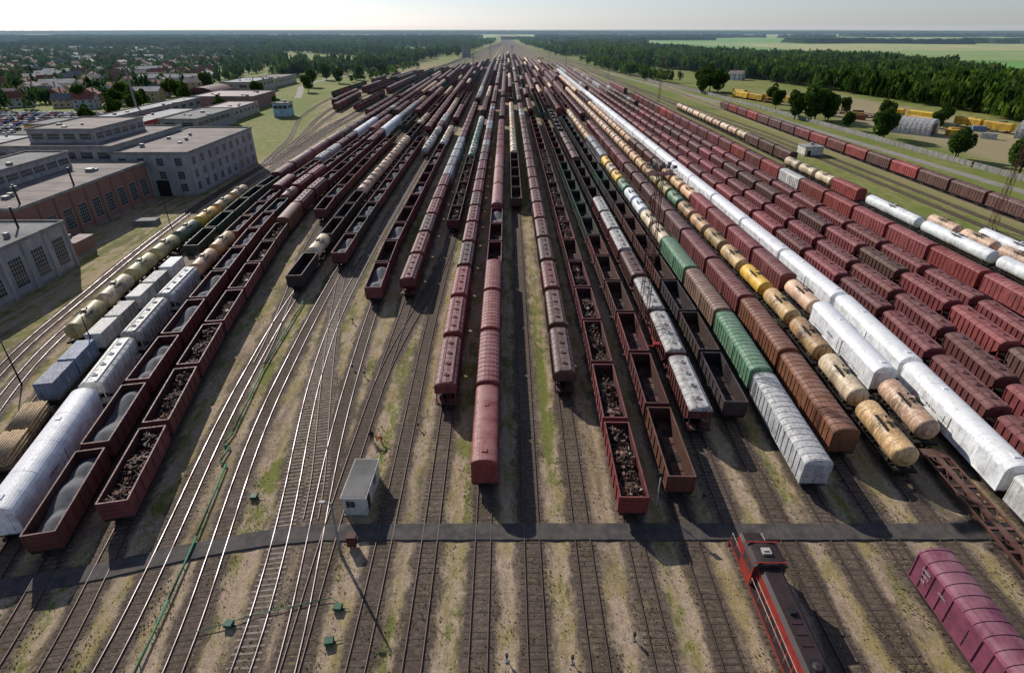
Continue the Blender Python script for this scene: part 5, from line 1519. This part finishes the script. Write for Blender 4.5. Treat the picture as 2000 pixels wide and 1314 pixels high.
mass('forest', 'trees lining the distant main line', [(s_ * (92 - 45 * max(0, min(1, (y - 1300) / 900)) + rng.uniform(0, 45)), y) for y in np.linspace(1180, 2600, 460) for s_ in (rng.choice((-1, 1)),) if rng.random() < 0.9], 70, 0.15, 'foliage', 8, 16, 0.42)
def noh(x, y):
    return not any((x - a) ** 2 + (y - b_) ** 2 < 9 ** 2 for a, b_ in HOUSES)
PT = [(-300, 400), (-250, 560), (-265, 640), (-330, 900), (-520, 1500), (-1500, 1500), (-900, 500), (-360, 395)]
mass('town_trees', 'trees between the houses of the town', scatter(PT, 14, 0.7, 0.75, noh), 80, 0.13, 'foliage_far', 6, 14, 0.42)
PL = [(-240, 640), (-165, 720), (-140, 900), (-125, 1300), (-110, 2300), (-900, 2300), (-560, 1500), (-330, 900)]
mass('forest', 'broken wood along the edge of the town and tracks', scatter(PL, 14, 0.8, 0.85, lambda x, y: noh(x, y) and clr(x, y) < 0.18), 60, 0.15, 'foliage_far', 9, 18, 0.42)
PS = [(-150, 560), (-165, 700), (-138, 900), (-118, 900), (-125, 740), (-140, 640)]
mass('shrubs', 'bushes and small trees along the yard edge', scatter(PS, 9, 0.5, 0.5), 60, 0.15, 'foliage', 3, 9, 0.5)

# weeds between the near tracks, and loose stones
g = np.random.default_rng(9)
C = []
while len(C) < 26000:
    x = g.uniform(-62, 60); y = 24 + 110 * g.random() ** 1.3
    s_ = math.sin(x * 0.9 + 1.7 * math.sin(y * 0.11)) * math.sin(y * 0.19 + x * 0.35) + 0.5 * math.sin(y * 0.63 + x)
    if s_ < g.uniform(0.15, 1.0): continue
    C.append((x + g.normal() * 0.4, y + g.normal() * 0.7, 0.05))
C = np.array(C); n = len(C)
u = g.normal(size=(n, 3)); u[:, 2] *= 0.3; u /= np.linalg.norm(u, axis=1)[:, None]
up = np.tile(np.array([0, 0, 1.0]), (n, 1)) + g.normal(size=(n, 3)) * 0.5; up /= np.linalg.norm(up, axis=1)[:, None]
s = (0.04 + 0.07 * g.random(n))[:, None]
q = np.stack([C - u * s, C + u * s, C + u * s * 0.4 + up * s * 1.6, C - u * s * 0.5 + up * s * 1.5], 1).reshape(-1, 3)
me = quadmesh('weeds', q.astype(np.float32), np.repeat(g.random(n), 4).astype(np.float32), 'weeds')
obj('weeds', me, kind='stuff', label='patches of dry weeds and grass between the tracks', category='weeds')
n = 26000
cx_ = g.uniform(-62, 60, n); cy_ = 24 + 60 * g.random(n) ** 1.2; sz = 0.03 + 0.07 * g.random(n) ** 3
a0 = g.random(n) * 6.28
base = np.stack([cx_, cy_, np.full(n, 0.06)], 1)
P4 = [base + np.stack([np.cos(a0 + k * 2.09) * sz, np.sin(a0 + k * 2.09) * sz, np.zeros(n)], 1) for k in range(3)]
apex = base + np.stack([np.zeros(n), np.zeros(n), sz * 0.9], 1)
q = np.stack([P4[0], P4[1], P4[2], apex], 1).reshape(-1, 3)
me = bpy.data.meshes.new('loose_stones'); nv = 4 * n
me.vertices.add(nv); me.vertices.foreach_set('co', q.astype(np.float32).reshape(-1))
idx = (np.arange(n)[:, None] * 4 + np.array([[0, 1, 3, 1, 2, 3, 2, 0, 3]])).reshape(-1).astype(np.int32)
me.loops.add(len(idx)); me.loops.foreach_set('vertex_index', idx)
me.polygons.add(3 * n); me.polygons.foreach_set('loop_start', np.arange(0, 9 * n, 3, dtype=np.int32)); me.polygons.foreach_set('loop_total', np.full(3 * n, 3, dtype=np.int32))
me.update(calc_edges=True); set_tint(me, np.repeat(g.random(n), 4)); me.materials.append(MATS['stones'])
obj('loose_stones', me, kind='stuff', label='loose stones scattered over the yard ground', category='stones')

def belt(x0, x1, y0, y1, h, step, lab, edge=40, gaps=0.0):
    xs = np.arange(x0, x1, step); ys = np.arange(y0, y1 + 1, max(step * 1.5, 30)); nx, ny = len(xs), len(ys)
    g = np.random.default_rng(int(abs(x0) + y0))
    Z = h * (0.7 + 0.4 * g.random((ny, nx)))
    Xg, Yg = np.meshgrid(xs, ys); Xg = Xg + g.uniform(-0.4, 0.4, Xg.shape) * step
    Yg = Yg + edge * np.sin(xs / 170.0 + y0)[None, :] + edge * 0.5 * np.sin(xs / 61.0)[None, :]
    if gaps:
        M = np.sin(Xg / 140.0 + 1.5 * np.sin(Yg / 170.0)) * np.sin(Yg / 90.0 + Xg / 260.0)
        Z[M > gaps] = -2
    Z[0, :] = 0; Z[-1, :] = 0
    Yg[0, :] = Yg[1, :] - 3
    V = np.stack([Xg, Yg, Z], 2).reshape(-1, 3)
    F = []
    for j in range(ny - 1):
        for i in range(nx - 1):
            a = j * nx + i; F.append((a, a + 1, a + nx + 1, a + nx))
    me = bpy.data.meshes.new('distant_forest'); me.from_pydata(V.tolist(), [], F)
    set_tint(me, g.random(len(V)) * 0.8); me.materials.append(MATS['foliage_far'])
    obj('distant_forest', me, kind='stuff', label=lab, category='forest')
belt(-7000, 7000, 5200, 6400, 22, 14, 'dark wooded horizon beyond the plain')
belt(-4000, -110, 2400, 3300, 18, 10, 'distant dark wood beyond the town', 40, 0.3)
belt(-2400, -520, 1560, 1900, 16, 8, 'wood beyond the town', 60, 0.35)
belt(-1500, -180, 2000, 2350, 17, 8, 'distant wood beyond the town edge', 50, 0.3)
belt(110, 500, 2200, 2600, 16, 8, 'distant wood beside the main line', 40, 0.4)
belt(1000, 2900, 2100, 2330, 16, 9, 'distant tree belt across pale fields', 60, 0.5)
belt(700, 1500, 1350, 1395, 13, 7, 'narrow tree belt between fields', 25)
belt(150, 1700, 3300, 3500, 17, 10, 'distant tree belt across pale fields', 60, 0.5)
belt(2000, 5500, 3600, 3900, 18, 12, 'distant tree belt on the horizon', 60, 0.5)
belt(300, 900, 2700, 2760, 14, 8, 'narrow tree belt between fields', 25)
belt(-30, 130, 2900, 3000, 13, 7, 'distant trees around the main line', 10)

def sheet(name, P, z, m, lab):
    b = MB(); b.poly([(x, y, z) for x, y in P], m); obj(name, b.mesh(name), kind='structure', label=lab, category='field')
sheet('field', [(130, 1400), (3500, 800), (6000, 5200), (60, 5200), (90, 2300)], 0.02, 'field_pale', 'pale yellow-green farm field')
sheet('field', [(-130, 1350), (-90, 2300), (-60, 5200), (-6000, 5200), (-2600, 1560)], 0.02, 'field_pale', 'pale green meadows beyond the town')
sheet('field', [(145, 1500), (420, 1250), (700, 1500), (600, 2150), (150, 2150)], 0.06, 'field_green', 'bright green farm field')
sheet('field', [(470, 640), (1300, 700), (1500, 1000), (560, 1020)], 0.06, 'field_green', 'bright green farm field beyond the wood')
sheet('field', [(560, 1030), (1500, 1010), (1900, 1330), (620, 1330)], 0.08, 'field_pale', 'pale farm field beyond the wood')
sheet('field', [(700, 1500), (2500, 1450), (2600, 2050), (750, 2100)], 0.1, 'field_yellow', 'yellow farm field')
sheet('field', [(600, 2400), (1500, 2400), (1500, 3200), (600, 3200)], 0.1, 'field_green', 'green distant farm field')
sheet('field', [(-420, 1450), (-150, 1450), (-140, 1900), (-420, 1900)], 0.1, 'field_green', 'green meadow beside the tracks')

b = MB(); S = 9000
b.poly([(-S, -300, 0), (S, -300, 0), (S, 2 * S, 0), (-S, 2 * S, 0)], 'ground')
obj('ground', b.mesh('ground'), kind='structure', label='gravel, soil and dry grass ground of the rail yard', category='ground')

# haze: thin atmosphere above the plain
m = bpy.data.materials.new('thin_haze'); m.use_nodes = True; nt = m.node_tree; nt.nodes.clear()
out = nt.nodes.new('ShaderNodeOutputMaterial')
vs = node(nt, 'ShaderNodeVolumeScatter', {'Color': (0.55, 0.8, 1.0, 1), 'Density': 0.00009, 'Anisotropy': 0.2})
nt.links.new(vs.outputs[0], out.inputs['Volume']); MATS['thin_haze'] = m
b = MB(); b.box(-7500, 7500, 480, 7500, 0.5, 60, 'thin_haze')
obj('sky_haze', b.mesh('sky_haze'), kind='structure', label='thin summer haze over the plain', category='sky')

# ------------------------------------------------------------------ light, sky, camera
az = rad(-34); el = rad(30)
sd = Vector((math.sin(az) * math.cos(el), math.cos(az) * math.cos(el), math.sin(el)))
L = bpy.data.lights.new('sun', 'SUN'); L.energy = 5.0; L.angle = rad(0.5); L.color = (1.0, 0.95, 0.87)
lo = bpy.data.objects.new('sun', L); lo.rotation_euler = (-sd).to_track_quat('-Z', 'Y').to_euler(); COL.objects.link(lo)
w = bpy.data.worlds.new('World'); scene.world = w; w.use_nodes = True; nt = w.node_tree
bg = nt.nodes['Background']
sky = nt.nodes.new('ShaderNodeTexSky'); sky.sky_type = 'NISHITA'; sky.sun_disc = False
sky.sun_elevation = el; sky.sun_rotation = az % (2 * math.pi); sky.altitude = 50; sky.air_density = 1.0; sky.dust_density = 0.4; sky.ozone_density = 3.0
hs = node(nt, 'ShaderNodeHueSaturation', {'Saturation': 0.65, 'Color': sky.outputs[0]})
tint = mix(nt, 1.0, hs.outputs[0], (0.93, 0.99, 1.16), 'MULTIPLY')
nt.links.new(tint, bg.inputs[0]); bg.inputs[1].default_value = 0.09
cam = bpy.data.cameras.new('camera'); co = bpy.data.objects.new('camera', cam); COL.objects.link(co)
cam.lens = 20; cam.sensor_width = 36; cam.clip_start = 0.5; cam.clip_end = 30000
co.location = (0, 0, 47); co.rotation_euler = (rad(90 - 28.45), 0, rad(-0.45))
scene.camera = co
scene.view_settings.view_transform = 'Standard'; scene.view_settings.look = 'None'; scene.view_settings.exposure = 0
print('COUNT', COUNT, 'objs', len(bpy.data.objects))
